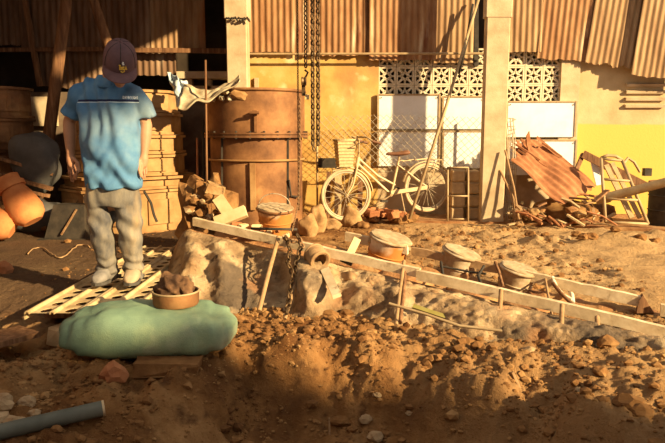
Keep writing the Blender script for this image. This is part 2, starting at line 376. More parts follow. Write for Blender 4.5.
for a, b in ((186, 191), (206, 210), (254, 258)):
    wallpiece('window_frame', a, b, zy(92), zy(78), M['concrete'], WY-.04, .14)
wallpiece('block_panel', 28, 52, zy(126), zy(97), M['concrete'], WY-.1, .1)
# screen blocks
def block_mesh(s):
    mb = MB(); t = .022; d = .09; h = s/2
    for sx in (-1, 1):
        mb.box((sx*(h-t/2), 0, 0), (t, d, s)); mb.box((0, 0, sx*(h-t/2)), (s-2*t, d, t))
    k = h-t
    for sx in (-1, 1):
        for sz in (-1, 1):
            mb.beam((sx*k*1.03, 0, sz*k*1.03), (sx*k*.34, 0, sz*k*.34), .030, d*.9, up=V(0,1,0))     # diagonal arms
            mb.beam((sx*k*.56, 0, 0), (0, 0, sz*k*.56), .030, d*.9, up=V(0,1,0))                    # diamond ring
    for i in range(4):                                                                          # short arms to the frame
        a = i*math.pi/2; c, s_ = math.cos(a), math.sin(a)
        mb.beam((c*k*.58, 0, s_*k*.58), (c*k*1.02, 0, s_*k*1.02), .018, d*.9, up=V(0,1,0))
    return mb
bs = xw(396.4)-xw(378.2)
bmesh_ = None
def place_blocks(px0, n, rows):
    global bmesh_
    for r, pyc in enumerate(rows):
        for i in range(n):
            x = xw(px0)+(i+.5)*bs; z = zy(pyc)
            if bmesh_ is None:
                o = block_mesh(bs-.006).build('screen_block', M['breeze'], wall, origin=(0,0,0)); bmesh_ = o.data
            else:
                o = bpy.data.objects.new('screen_block', bmesh_); COL.objects.link(o); o.parent = wall
            o.location = V(x, WY+.05, z) - WO[wall.name]
place_blocks(378.2, 6, [57.5, 76, 94.3])
place_blocks(507.2, 3, [57, 75.4, 93.6])
# corrugated sheets
def sheet(px0, px1, z0, z1, Y, mat, tilt=0, jag=.01, seed=0, name='corrugated_sheet', parent=None, dep=.0085, pit=.083, tz=0):
    x0, x1 = xw(px0, Y), xw(px1, Y); w = x1-x0; h = z1-z0; n = max(8, int(w/pit*8)); rs = random.Random(seed); vs = []; fs = []
    rows = 5; jg = [jag*(mn.noise(V(i*.11, seed*3.1, 0))*2+rs.uniform(-.4,.4)) for i in range(n+1)]
    for layer in (0, .003):
        for j in range(rows):
            for i in range(n+1):
                u = -w/2+w*i/n; z = h*j/(rows-1) + (jg[i] if j == 0 else 0)
                y = dep*math.sin(2*math.pi*u/pit) + layer + .008*mn.noise(V(u*1.5, z*1.5, seed))
                vs.append((u, y, z))
    K = rows*(n+1); q = n+1
    for j in range(rows-1):
        for i in range(n):
            a = j*q+i; fs.append((a, a+1, a+q+1, a+q)); b = K+a; fs.append((b, b+q, b+q+1, b+1))
    for i in range(n):
        fs.append((i, K+i, K+i+1, i+1)); t = (rows-1)*q+i; fs.append((t, t+1, K+t+1, K+t))
    for j in range(rows-1):
        a = j*q; fs.append((a, a+q, K+a+q, K+a)); a = j*q+n; fs.append((a, K+a, K+a+q, a+q))
    R = Ry(math.radians(tilt)) @ Rx(math.radians(tz)); c = V((x0+x1)/2, Y, z0)
    mb = MB(); mb.add([R @ Vector(p) + c for p in vs], fs)
    return mb.build(name, mat, parent or wall, smooth=40, origin=c)
TOP = 3.55
sheet(-120, 24, zy(46), TOP, 8.92, M['rustC'], 0, .02, 1)
sheet(22, 66, zy(48), TOP, 8.90, M['rustC'], 0, .01, 2)
sheet(64, 112, zy(48), TOP, 8.92, M['rustC'], 0, .01, 3)
sheet(108, 152, zy(50), TOP, 8.90, M['rustC'], 0, .01, 4)
sheet(150, 206, zy(50), TOP, 8.92, M['rustB'], 0, .01, 5)
sheet(36, 60, zy(86), zy(46), 8.96, M['rustC'], 0, .01, 6)
sheet(60, 104, zy(88), zy(46), 8.98, M['rustC'], 0, .01, 7)
sheet(104, 176, zy(76), zy(46), 8.97, M['rustC'], 0, .01, 8)
sheet(248, 303, zy(53), TOP, 8.90, M['rustA'], 0, .01, 9)
sheet(301, 370, zy(56), TOP, 8.93, M['rustA'], 0, .014, 10)
sheet(369, 436, zy(61), TOP, 8.89, M['rustA'], 0, .008, 11)
sheet(434, 473, zy(63.5), TOP, 8.92, M['rustB'], 0, .006, 12)
sheet(504, 541, zy(53), TOP, 8.90, M['rustB'], 0, .006, 13)
sheet(537, 588, zy(61), TOP+.1, 8.90, M['rustA'], 4, .012, 14)
sheet(585, 640, zy(66), TOP+.1, 8.87, M['rustB'], 7, .03, 15)
sheet(632, 700, zy(80), TOP+.2, 8.76, M['rustB'], 6, .01, 16)
sheet(697, 760, zy(80), TOP+.2, 8.80, M['rustA'], 2, .01, 17)
# girts and pipe rails on the sheets
def rail(name, a, b, r, mat, box=False):
    mb = MB()
    if box: mb.beam(a, b, r*2, r*2)
    else: mb.tube([a, b], r, 8)
    return mb.build(name, mat, wall, smooth=(not box) and 40)
rail('rail', at(-120, 51, 8.86), at(112, 49, 8.86), .026, M['wood'], True)
rail('rail', at(108, 50, 8.86), at(229, 51, 8.86), .03, M['wood'], True)
rail('rail', at(247, 54, 8.82), at(492, 53.5, 8.82), .016, M['steel'])
rail('rail', at(25, 0, 8.85), at(40, 86, 8.85), .03, M['wood'], True)
rail('rail', at(476, -10, 8.98), at(476, 66, 8.98), .03, M['darkmetal'], True)
# louvre vent on the right
for i in range(4):
    zc = zy(106-7*i)
    MB().box((xw(647), WY-.025, zc), (xw(667)-xw(627), .05, .035), Rx(.3)).build('vent_slat', M['concrete'], wall)
# apron of concrete along the wall, unseen roofs, side wall and hoarding added for shade
apr = MB()
ap = [on(-160, 226, .0), on(235, 228, 0), on(380, 222.5, 0), on(500, 224, 0), on(600, 229, 0), on(760, 236, 0)]
poly = [V(p.x, p.y, -.06) for p in ap] + [V(6.5, 9.1, -.06), V(-6.5, 9.1, -.06)]
apr.prism(poly, (0, 0, .085)).build('trim_1', M['redearth'], kind='structure', label='low earth-covered concrete strip along the wall foot')
MB().box((-2.9, 6.9, 3.78), (7.0, 5.6, .06)).build('shade_roof', M['rustC'], kind='structure', label='unseen shed roof over the left half of the yard, placed to shade the wall')  # out of view; its right edge is set by the wall shade
MB().prism([V(2.4,-2,4.88), V(6.4,-2,4.88), V(6.4,.2,4.88), V(4.5,3.0,4.88), V(2.4,3.0,4.88)], (0,0,.06)).build('shade_roof', M['rustC'], kind='structure', label='unseen higher canopy added to shade the man and the left clutter')  # unseen strip, added to shade the man's upper body and left clutter
MB().box((-5.3, 3.8, 2.4), (.1, 11.6, 5.0)).build('shade_wall_left', M['rustC'], kind='structure', label='unseen tin wall added to block sky light from the left')  # added out of view to keep sky light off the left side
MB().beam((-.18, 4.0, 3.68), (-.18, 9.6, 3.68), .12, .14).build('trim_2', M['darkmetal'], kind='structure', label='steel beam along the roof edge carrying the hoist chains')
yw = MB(); prof = []
rsw = random.Random(3); x = -8.0
while x < 16:
    h = np.interp(x, [-8, 6.9, 7.05, 7.32, 7.45, 8.2, 8.35, 8.6, 10, 16], [3.80, 3.82, 3.99, 3.97, 3.70, 3.45, 3.1, 2.6, 2.2, 2.0]) + rsw.uniform(-.16, .06) - (.35 if 7.9 < x < 8.3 and rsw.random() < .4 else 0)
    w_ = rsw.uniform(.06, .35); prof += [(x, h), (x+w_, h+rsw.uniform(-.05,.05))]; x += w_
yw.prism([V(-8, -2, 0)] + [V(a, -2, b) for a, b in prof] + [V(prof[-1][0], -2, 0)], (0, -.1, 0)).build('shade_hoarding', M['rustC'], kind='structure', label='unseen hoarding added behind the viewer to shade the foreground')  # added unseen blocker; its jagged top shapes the foreground shade

# ------------------------------------------------------------------ pillars
def pillar(px0, px1, Y, mat, label, bands=(), dep=.28):
    x0 = at(px0, 110, Y).x; x1 = at(px1, 110, Y).x; w = x1-x0
    t = thing('concrete_pillar', V((x0+x1)/2, Y+w/2, -.05), label, 'pillar')
    mb = MB(); bv = .012; e = dep/2; pts = [(-w/2+bv, -e), (w/2-bv, -e), (w/2, -e+bv), (w/2, e-bv), (w/2-bv, e), (-w/2+bv, e), (-w/2, e-bv), (-w/2, -e+bv)]
    c = V((x0+x1)/2, Y+e, 0)
    mb.prism([V(c.x+a, c.y+b, -.06) for a, b in pts], (0, 0, 3.74)).build('shaft', mat, t)
    for z0, z1, e in bands:
        MB().prism([V(c.x+a*(1+e), c.y+b*(1+e), z0) for a, b in pts], (0, 0, z1-z0)).build('collar', mat, t)
    return t, c, w
tp, cpil, wpil = pillar(484, 507.5, 8.2, M['concrete'], 'tall beige concrete pillar standing beside the bicycle and stacked blocks', [(zy(17, 8.2), 3.68, .12)], dep=.14)
tp2, c2, w2 = pillar(227.5, 248, 8.45, M['concrete'], 'beige concrete pillar rising behind the rusty drum', [(zy(18, 8.45), 3.68, .16)])
mb = MB()
for k in range(14):
    a = at(226+k*1.7, 19+random.uniform(-2, 2), 8.40); b = at(227.6+k*1.7, 19+random.uniform(-2, 3), 8.40); mb.tube([a, b], .012, 5)
mb.build('wire_binding', M['darkmetal'], tp2)
# flaking chicken wire at right pillar foot
mb = MB()
for k in range(7):
    p0 = 507+k*1.2
    mb.tube([at(p0+random.uniform(-2,2), 118+q*17, 8.30) for q in range(7)], .006, 5)
for k in range(24):
    y = 118+k*4.3; mb.tube([at(507+(k%2)*1.5, y, 8.32), at(515+(k%2), y+random.uniform(-3,3), 8.32)], .005, 4)
mb.build('wire_mesh_roll', M['wire'], label='narrow strip of crumpled wire mesh hung against the concrete pillar', cat='wire mesh')

# white boards
def board(px0, px1, py0, py1, Y, label, lean=0):
    a = at(px0, py1, Y); b = at(px1, py0, Y); t = thing('white_panel', V((a.x+b.x)/2, Y, a.z), label, 'panel', 'white boards closing the wall')
    MB().box(((a.x+b.x)/2, Y, (a.z+b.z)/2), (b.x-a.x, .02, b.z-a.z)).build('sheet', M['board'], t)
    for x in (a.x+.012, b.x-.012): MB().box((x, Y-.016, (a.z+b.z)/2), (.024, .014, b.z-a.z)).build('edge_strip', M['steel'], t)
    MB().box(((a.x+b.x)/2, Y-.016, b.z-.01), (b.x-a.x-.06, .014, .02)).build('edge_strip', M['steel'], t)
    for (x, z) in ((a.x+.05, b.z-.05), (b.x-.05, b.z-.05)): MB().lathe([(0, -.006), (.012, -.004), (.012, .004)], (x, Y-.014, z), 8, Rx(math.pi/2)).build('screw', M['darkmetal'], t)
    return t
board(377, 440.5, 94, 129, 8.965, 'large white board, upper left of the boards behind the bicycle')
board(377, 440.5, 130.5, 166, 8.965, 'shorter white board directly behind the bicycle saddle')
board(441.5, 486, 96, 129, 8.965, 'white board between the leaning pole and concrete pillar, upper one')
board(441.5, 486, 130.5, 168, 8.965, 'white board directly above the stacked sandy blocks')
board(505, 577, 101, 137, 8.93, 'bright white board under the screen blocks right of the pillar')
board(505, 577, 139.5, 175, 8.93, 'white board directly behind the fallen rusty sheet')

# chain link fence
fen = thing('chain_link_fence', V(xw(400, 8.7), 8.7, 0), 'sagging chain-link fence netting in front of the yellow wall and white boards', 'fence')
mb = MB(); xa, xb = xw(316, 8.7, 140), xw(486, 8.7, 140); zt, zb = zy(116, 8.7), zy(172, 8.7); sp_ = .095
k = -20
while k*sp_ < (xb-xa)+(zt-zb):
    for sgn in (1, -1):
        pts = []
        for q in range(0, 9):
            z = zb + (zt-zb)*q/8; x = xa + k*sp_ + (sgn*(z-zb) if sgn > 0 else (zt-z)-(zt-zb)+ (zt-zb))
            x = xa + k*sp_ + ((z-zb) if sgn > 0 else (zt-z))
            x += .012*math.sin(z*14+k); 
            if xa <= x <= xb: pts.append(V(x, 8.7+.004*sgn+.02*math.sin(x*3), z+.015*math.sin(x*2.3)))
        if len(pts) > 1: mb.tube(pts, .0028, 4)
    k += 1
mb.build('netting', M['wire'], fen, kind='stuff')
for px in (317, 485): MB().tube([at(px, 112, 8.72), V(at(px, 112, 8.72).x, 8.72, -.02)], .014, 8).build('post', M['steel'], fen, smooth=True)
MB().tube([at(317, 172, 8.72), at(485, 172, 8.72)], .006, 6).build('tension_wire', M['wire'], fen)

# leaning diagonal pole
MB().tube([at(409.5, 219, 8.0), at(445, 110, 8.45), at(479, -2, 8.80)], [.020, .020, .017], 8).build('leaning_pole', M['steel'], label='long thin pale pole leaning diagonally against the tin wall', cat='pole', smooth=True)
MB().tube([at(459, 74, 8.72), at(467, 40, 8.74), at(473, 4, 8.76)], [.016, .022, .016], 8).build('leaning_branch', M['darkmetal'], label='dark short bar lying beside the long leaning pole top', cat='bar', smooth=True)

# ------------------------------------------------------------------ timber posts at left
def post(pts, r, label, n=8):
    mb = MB(); mb.tube(pts, r, n); return mb.build('timber_post', M['wood'], label=label, cat='post', smooth=60)
pa = at(46, 160, 7.6)
post([V(pa.x-.05, 7.55, -.03), pa, at(56, 80, 7.6), at(66, 5, 7.6), at(71, -120, 7.6)], [.075,.075,.072,.066,.06], 'brown leaning timber post left of the man, reaching the roof')
post([V(at(150,235,7.9).x, 7.9, -.03), at(108, 44, 7.9), at(92, -4, 7.9), at(60, -120, 7.9)], [.06,.06,.055,.055], 'brown timber brace slanting up left behind the cap')


# ------------------------------------------------------------------ bicycle
def yb(px): return 8.22 + (px-346)/81*.30
def bk(px, py, off=0): return at(px, py, yb(px)+off)
bc = bk(390, 200); bike = thing('bicycle', V(bc.x, bc.y, .02), 'old cream bicycle with front basket parked against the fence', 'bicycle')
Fh, Rh = bk(346, 195), bk(427, 187.5); bd = (Rh-Fh); bd.z = 0; bd.normalize(); bn = V(-bd.y, bd.x, 0)
def wheel(name, c, r):
    t = MB()
    ring = lambda rr, off=0, a0=0, a1=2*math.pi, n=48: [c + bd*(rr*math.cos(a0+(a1-a0)*i/n)) + V(0,0,rr*math.sin(a0+(a1-a0)*i/n)) + bn*off for i in range(n if abs(a1-a0-2*math.pi) < 1e-6 else n+1)]
    t.tube(ring(r-.02), .021, 8, closed=True); w = t.build(name, M['tyre'], bike, smooth=True)
    MB().tube(ring(r-.048), .012, 6, closed=True).build('rim', M['wire'], w, smooth=True)
    MB().tube([c-bn*.045, c+bn*.045], .020, 10).build('hub', M['steel'], w, smooth=40)
    sp = MB()
    for i in range(20):
        a = 2*math.pi*i/20; sp.tube([c + bn*(.03 if i % 2 else -.03), c + bd*(r-.05)*math.cos(a+.1) + V(0,0,(r-.05)*math.sin(a+.1))], .0028, 4)
    sp.build('spokes', M['wire'], w)
    return ring
rF = wheel('front_wheel', Fh, .335); rR = wheel('rear_wheel', Rh, .325)
def tb(name, pts, r, mat='bikecream', n=8, parent=None): return MB().tube(pts, r, n).build(name, M[mat], parent or bike, smooth=60)
fr = MB()
fr.tube([bk(358.5, 157), bk(356.5, 167)], .024, 10)                       # head tube
fr.tube([bk(358, 164), bk(373, 178), bk(391.5, 195)], .017, 8)            # lower tube
fr.tube([bk(359, 159), bk(378, 176), bk(395, 185)], .015, 8)              # upper tube
fr.tube([bk(391, 195), bk(398.5, 161)], .017, 8)                          # seat tube
for o in (-.05, .05):
    fr.tube([bk(391, 195, o*.4), Rh+bn*o], .010, 6); fr.tube([bk(398, 165, o*.4), Rh+bn*o], .009, 6)
fr.build('frame', M['bikecream'], bike, smooth=60)
fk = MB()
for o in (-.045, .045): fk.tube([bk(356.5, 166)+bn*o*.8, bk(352, 185)+bn*o, Fh+bn*o], [.013,.012,.009], 8)
fk.tube([bk(356.5,166)-bn*.045, bk(356.5,166)+bn*.045], .014, 8)
fk.build('fork', M['bikecream'], bike, smooth=60)
hb = MB(); st = bk(359, 141); hb.tube([bk(358.5, 157), st], .012, 8)
hb.tube([st-bn*.26+bd*.10+V(0,0,.0), st-bn*.24+bd*.02+V(0,0,.05), st-bn*.1-bd*.06+V(0,0,.05), st, st+bn*.1-bd*.06+V(0,0,.05), st+bn*.24+bd*.02+V(0,0,.05), st+bn*.26+bd*.10], .011, 8)
hbo = hb.build('handlebar', M['steel'], bike, smooth=60)
for s_ in (-1, 1): MB().tube([st+bn*.26*s_+bd*.09, st+bn*.265*s_+bd*.20-V(0,0,.03)], .016, 8).build('grip', M['saddle'], hbo, smooth=60)
br = MB()
for s_ in (-1, 1): br.tube([st+bn*.2*s_, st+bn*.2*s_-bd*.09+V(0,0,-.04), st+bn*.03*s_-bd*.05-V(0,0,.12)], .005, 5)
br.build('brake_cable', M['darkmetal'], hbo)
# saddle
sd = MB(); sc = bk(397, 154); rings = []
for q, (u, wv, hgt, up) in enumerate([(-.15,.012,.012,.0), (-.12,.022,.02,.004), (-.02,.035,.026,0), (.06,.075,.03,.006), (.12,.095,.034,.016), (.155,.07,.026,.02), (.165,.02,.01,.02)]):
    rings.append([sc + bd*u + bn*(wv*math.cos(a)) + V(0,0,up+hgt*math.sin(a)) for a in [2*math.pi*k/12 for k in range(12)]])
sd.loft(rings).build('saddle', M['saddle'], bike, smooth=True)
tb('seat_post', [bk(398.5, 163), bk(399, 156)], .012, 'steel')
def fender(name, c, r, a0, a1):
    n = 24; rr = []
    for i in range(n+1):
        a = a0+(a1-a0)*i/n; e = bd*math.cos(a)+V(0,0,math.sin(a)); p = c+e*r
        rr.append([p-bn*.028-e*.012, p-bn*.018, p+bn*.018, p+bn*.028-e*.012, p+bn*.016-e*.004, p-bn*.016-e*.004])
    return MB().loft(rr).build(name, M['bikecream'], bike, smooth=50)
fender('front_fender', Fh, .362, .1, 2.1); fender('rear_fender', Rh, .355, -.15, 2.9)
cg = MB(); a, b = bk(391, 195, -.05), Rh-bn*.06
cg.beam(a+V(0,0,.03), b+V(0,0,.01), .012, .05); cg.build('chain_guard', M['bikecream'], bike)
cr = MB(); c = bk(391.5, 195, -.06); cr.tube([c, c+bn*.12], .02, 8); cr.tube([c, c+bd*-.12+V(0,0,-.07)], .009, 6); cr.tube([c+bn*.12, c+bn*.12+bd*.12+V(0,0,.07)], .009, 6)
cro = cr.build('crank', M['steel'], bike, smooth=50)
for p in (c+bd*-.12+V(0,0,-.07)-bn*.05, c+bn*.17+bd*.12+V(0,0,.07)): MB().box(p, (.09, .06, .022), Rz(math.atan2(bd.y, bd.x))).build('pedal', M['darkmetal'], cro)
rk = MB()
for o in (-.05, .05): rk.tube([bk(401,161)+bn*o, bk(430,158.5)+bn*o, bk(441,160)+bn*o], .006, 6); rk.tube([bk(436,159)+bn*o, Rh+bn*o], .005, 6)
for px in (408,416,424,432,440): rk.tube([bk(px,159.4)-bn*.05, bk(px,159.4)+bn*.05], .005, 5)
rk.build('rear_rack', M['bikecream'], bike)
ks = MB().tube([bk(401, 193, -.05), bk(404, 208, -.12), bk(405.5, 216, -.16)], .008, 6).build('kickstand', M['steel'], bike)
# basket: woven tapering walls
bkt = MB(); b0 = bk(344.5, 153.5)
def brect(z, w, d): return [b0+bd*(-w/2)+bn*(-d/2)+V(0,0,z), b0+bd*(w/2)+bn*(-d/2)+V(0,0,z), b0+bd*(w/2)+bn*(d/2)+V(0,0,z), b0+bd*(-w/2)+bn*(d/2)+V(0,0,z)]
lv = [(-.17,.19,.16), (.17,.245,.21)]
bkt.loft([brect(-.17,.17,.15), brect(.17,.23,.20), brect(.17,.215,.185), brect(-.155,.158,.138)], cap=True)
for q in range(9):
    f = q/8; z = -.16+.32*f; bkt.tube(brect(z,.176+.058*f,.156+.05*f), .009, 5, closed=True)
bo = bkt.build('basket', M['basket'], bike)
MB().tube(brect(.172,.24,.21), .013, 6, closed=True).build('basket_rim', M['basket'], bo, smooth=True)
# ------------------------------------------------------------------ blocks, frame, rubble by the pillar
def jitterbox(sz, seed, j=.008):
    mb = MB(); mb.box((0,0,0), sz); rs = random.Random(seed)
    b = bmesh.new(); vs_ = [b.verts.new(p) for p in mb.v]
    for f in mb.f: b.faces.new([vs_[i] for i in f])
    bmesh.ops.bevel(b, geom=list(b.edges)+list(b.verts), offset=min(sz)*.12, segments=1, affect='EDGES', profile=.5)
    m2 = MB(); b.verts.index_update(); m2.v = [tuple(v.co + Vector((rs.uniform(-j,j), rs.uniform(-j,j), rs.uniform(-j,j)))) for v in b.verts]; m2.f = [tuple(v.index for v in f.verts) for f in b.faces]; m2.m = [0]*len(m2.f); b.free()
    return m2
def xform(mb, c, R=None):
    c = Vector(c); mb.v = [tuple(((R @ Vector(p)) if R is not None else Vector(p))+c) for p in mb.v]; return mb
bl_rows = ['lowest', 'second', 'third', 'top']
for col, (p0, p1, nm) in enumerate(((450.5, 465, 'left'), (466.5, 481, 'right'))):
    z = .0
    for r in range(4):
        w = (xw(p1, 8.45, 200)-xw(p0, 8.45, 200))-.01; h = .165
        if col == 1 and r == 3: h = .15
        xform(jitterbox((w, .2, h-.008), col*9+r, .006), (xw((p0+p1)/2, 8.45, 200)+random.uniform(-.01,.01), 8.52, z+h/2+.02), Rz(random.uniform(-.06,.06))).build('sandy_block', M['brick'], label=f'sandy building block, {bl_rows[r]} in the {nm} stack beside the pillar', cat='block', group='stacked sandy blocks')
        z += h
fm = thing('metal_stand', V(xw(458, 8.3, 200), 8.3, .0), 'thin pale metal frame standing before the stacked sandy blocks', 'frame')
for p0 in (447.5, 468): MB().tube([at(p0, 222, 8.25), at(p0+.3, 167, 8.32)], .013, 8).build('upright', M['steel'], fm, smooth=True)
for py in (167.5, 196, 219): MB().tube([at(447.5, py, 8.28), at(468, py, 8.28)], .010, 8).build('crossbar', M['steel'], fm, smooth=True)
rs = random.Random(5)
for k in range(26):
    px = rs.uniform(368, 412); py = rs.uniform(199, 216); Y = rs.uniform(8.1, 8.6)
    p = at(px, py, Y); zz = max(h1(p.x, Y), .02); s_ = rs.uniform(.03, .085)
    if k % 2: xform(jitterbox((s_*2.2, s_*1.4, s_*1.2), k), (p.x, Y, max(zz+s_*.5, min(p.z, zz+.10))), Rz(rs.uniform(0, 3)) @ Rx(rs.uniform(-.5, .5))).build('brick_fragment', M['redbrick'], label='broken red brick piece in the rubble under the bicycle', cat='brick', group='rubble under the bicycle')
    else: MB().blob((p.x, Y, zz+s_*.5), (s_*1.2, s_, s_*.8), k, 2, .5).build('rubble_stone', M['clod'], label='brown lump of rubble lying under the bicycle', cat='stone', group='brown lumps under the bicycle')
# stuff behind front wheel: planks leaning on wall
for i, (p0, p1, y0) in enumerate(((325.5, 330, 172), (334, 341, 166), (357, 362, 178))):
    a = at((p0+p1)/2, 222, 8.60); b = at((p0+p1)/2+1, y0, 8.66); w = xw(p1, 8.6, 200)-xw(p0, 8.6, 200)
    MB().beam(a, b, w, .03, up=V(0,-1,0)).build('leaning_board', M['brick'] if i == 1 else M['wood'], label=['narrow brown board at the left edge of the bicycle front wheel', 'wide pale board seen through the bicycle front wheel', 'narrow brown board right of the bicycle front wheel hub'][i], cat='board')
MB().beam(at(318, 163, 8.62), at(337, 163, 8.62), .03, .13).build('dark_box_shape', M['darkmetal'], label='short dark box shape on the fence left of the bicycle basket', cat='beam')  # dark box-shaped strip left of the basket
# big lumps in front of the front wheel
for i, (px, py, Y, r) in enumerate(((352, 214, 7.9, (.12,.10,.13)), (330, 222, 7.7, (.13,.1,.08)), (318, 214, 7.5, (.10,.09,.17)), (308, 216, 7.2, (.10,.09,.13)), (363, 222, 7.8, (.08,.07,.05)))):
    p = at(px, py, Y); MB().blob((p.x, Y, r[2]*.75), r, i+40, 3, .5).build('sandstone_lump', M['sandlump'] if i < 4 else M['clod'], smooth=50, label=['rounded sandy boulder before the bicycle front wheel', 'low sandy boulder left of the bicycle front wheel', 'tall sandy boulder under the heavy hanging chain', 'sandy boulder at the right foot of the drum', 'small brown lump right of the bicycle front wheel'][i], cat='stone')
# ------------------------------------------------------------------ scrap heap right of pillar
def corr_free(c00, c10, c01, mat, name, label, cat, waves=9, dep=.016, seed=0, jag=.0):
    c00, c10, c01 = Vector(c00), Vector(c10), Vector(c01); u = c10-c00; v = c01-c00; nrm = u.cross(v).normalized(); n = waves*6; m = 10; vs = []; fs = []
    for layer in (0, .004):
        for j in range(m+1):
            for i in range(n+1):
                e = jag*mn.noise(V(i*.35, seed, 1.3))*(1 if j == m else 0) + jag*.6*mn.noise(V(i*.5, seed+3, .3))*(1 if j == 0 else 0)
                p = c00+u*(i/n)+v*(j/m+e)+nrm*(dep*math.sin(2*math.pi*waves*i/n)+layer+.05*mn.noise(V(i/n*2, j/m*2, seed)))
                vs.append(p)
    q = n+1; K = q*(m+1)
    for j in range(m):
        for i in range(n):
            a = j*q+i; fs += [(a, a+1, a+q+1, a+q), (K+a, K+a+q, K+a+q+1, K+a+1)]
    for i in range(n):
        fs.append((i, K+i, K+i+1, i+1)); t = m*q+i; fs.append((t, t+1, K+t+1, K+t))
    for j in range(m):
        a = j*q; fs.append((a, a+q, K+a+q, K+a)); a += n; fs.append((a, K+a, K+a+q, a+q))
    return MB().add(vs, fs).build(name, mat, label=label, cat=cat, smooth=40)
corr_free(at(561, 205, 7.75), at(596, 186, 8.2), at(510, 160, 8.25), M['rustsheet'], 'rusted_tin_sheet', 'large red rusted corrugated sheet lying tilted on the scrap heap', 'metal sheet', 7, .012, 2, .06)
corr_free(at(560, 192, 8.3), at(590, 180, 8.6), at(508, 148, 8.5), M['rustsheet'], 'rusted_tin_sheet', 'torn red rusted sheet lying behind the large tilted one', 'metal sheet', 6, .014, 5, .14)
for i, (a, b, w) in enumerate(((at(512,142,8.55), at(540,160,8.4), .05), (at(527,140,8.6), at(533,165,8.4), .045), (at(542,143,8.6), at(562,157,8.5), .05), (at(518,150,8.5), at(548,168,8.35), .06))):
    MB().beam(a, b, w, .025).build('scrap_strip', M['rustsheet'], label='torn rusty strip sticking out above the fallen rusted sheet', cat='scrap', group='rusty strips on the scrap heap')
MB().prism([at(527,144,8.55), at(531,144,8.55), at(529.5,131,8.58), at(526.5,136,8.57)], (0,.03,0)).build('scrap_tip', M['rustsheet'], label='small dark rusty pointed scrap on top of the heap', cat='scrap')
rs = random.Random(11)
for k in range(84):
    px = rs.uniform(512, 612); base = np.interp(px, [512,545,570,600,612],[206,204,192,190,205]); py = rs.uniform(base, 227)
    Y = rs.uniform(7.6, 8.5); p = at(px, py, Y); L = rs.uniform(.12,.4); a = rs.uniform(0, math.pi); ti = rs.uniform(-.5,.6)
    d = V(math.cos(a)*math.cos(ti), math.sin(a)*math.cos(ti)*.5, abs(math.sin(ti)))*L/2
    z = max(p.z, .05); c = V(p.x, Y, z); e0, e1 = c-d, c+d; low = min(e0.z, e1.z)
    if low < .03: e0.z += .03-low; e1.z += .03-low
    if k % 3: MB().tube([e0, (e0+e1)/2+V(0,0,rs.uniform(0,.03)), e1], rs.uniform(.008,.018), 6).build('scrap_rod', M[['stick','rustsheet','steel'][k%3]], label=f"thin {['','red rusty','pale'][k%3]} rod tangled in the {'left end' if px < 545 else 'middle' if px < 580 else 'right end'} of the scrap heap", cat='scrap', group=f'tangled rods {k%3} '+('left' if px < 545 else 'middle' if px < 580 else 'right'))
    else: MB().beam(e0, e1, rs.uniform(.03,.07), .02).build('wood_scrap', M[['wood','stick','brick'][k//3%3]], label=f"short {['dark brown','tan','sandy'][k//3%3]} flat slat in the {'left end' if px < 545 else 'middle' if px < 580 else 'right end'} of the scrap heap", cat='scrap', group=f'flat slats {k//3%3} '+('left' if px < 545 else 'middle' if px < 580 else 'right'))
for k in range(16):
    px = rs.uniform(512, 590); py = rs.uniform(207, 224); Y = rs.uniform(7.75, 8.3); p = at(px, py, Y); r = rs.uniform(.04,.08)
    MB().blob((p.x, Y, max(.05, p.z-.03)), (r*1.2, r, r*.85), k+80, 2, .5).build('scrap_stone', M['sandlump'] if k%3 else M['redearth'], label='rough stone lump in the scrap heap right of the pillar', cat='stone', group='stones in the scrap heap')
MB().blob((at(568,215,8.3).x, 8.35, .0), (.62,.4,.3), 6, 4, .5, 2.0).build('scrap_mound', M['clod'], smooth=True, label='brown earth mound at the base of the scrap heap', cat='soil')
for i, (a, b) in enumerate(((at(505,150,8.15), at(520,228,7.85)), (at(500,170,8.2), at(523,226,7.95)), (at(509,185,8.05), at(515,226,7.9)))):
    MB().tube([a, (a+b)/2+V(.02,0,0), b], .013, 6).build('lath', M['stick'], label=['tall thin stick leaning on the pillar beside the scrap heap', 'thin stick crossing low at the right foot of the pillar', 'shortest thin stick at the right foot of the pillar'][i], cat='stick')
# metal ladder-like frame
lf = thing('welded_rack', V(at(625,222,7.8).x, 7.8, .02), 'pale welded metal frame with crossbars propped on the scrap heap', 'frame')
A0, A1, B0, B1 = at(605.5,222,7.7), at(601,158,8.15), at(648,224,7.7), at(622,160,8.15)
for a, b in ((A0,A1),(B0,B1)): MB().tube([a,b], .020, 8).build('rail', M['steel'], lf, smooth=True)
for f in (0, .36, .66, .99): MB().tube([A0.lerp(A1,f), B0.lerp(B1,f)], .017, 8).build('crossbar', M['steel'], lf, smooth=True)
MB().tube([A1, A1.lerp(B1,.3)+V(0,0,.04), A1.lerp(B1,.7)+V(0,0,.04), B1], .02, 8).build('bent_top', M['steel'], lf, smooth=True)
for i, (a, b, w, h, m, l) in enumerate(((at(583,154,8.5), at(665,196,8.3), .10, .04, 'wood', 'long brown beam slanting down right behind the metal frame'),
    (at(583,154,8.55), at(573,178,8.4), .05, .04, 'wood', 'short brown beam leaning left behind the metal frame'),
    (at(606,165,8.3), at(632,218,7.95), .06, .03, 'brick', 'pale slat leaning inside the metal frame, left one'),
    (at(612,163,8.35), at(640,218,8.0), .05, .03, 'brick', 'pale slat leaning inside the metal frame, right one'),
    (at(594,160,8.55), at(600,185,8.45), .10, .02, 'board', 'short whitish board behind the left rail of the metal frame'))):
    MB().beam(a, b, w, h, up=V(0,-1,0)).build('scrap_beam', M[m], label=l, cat='beam')
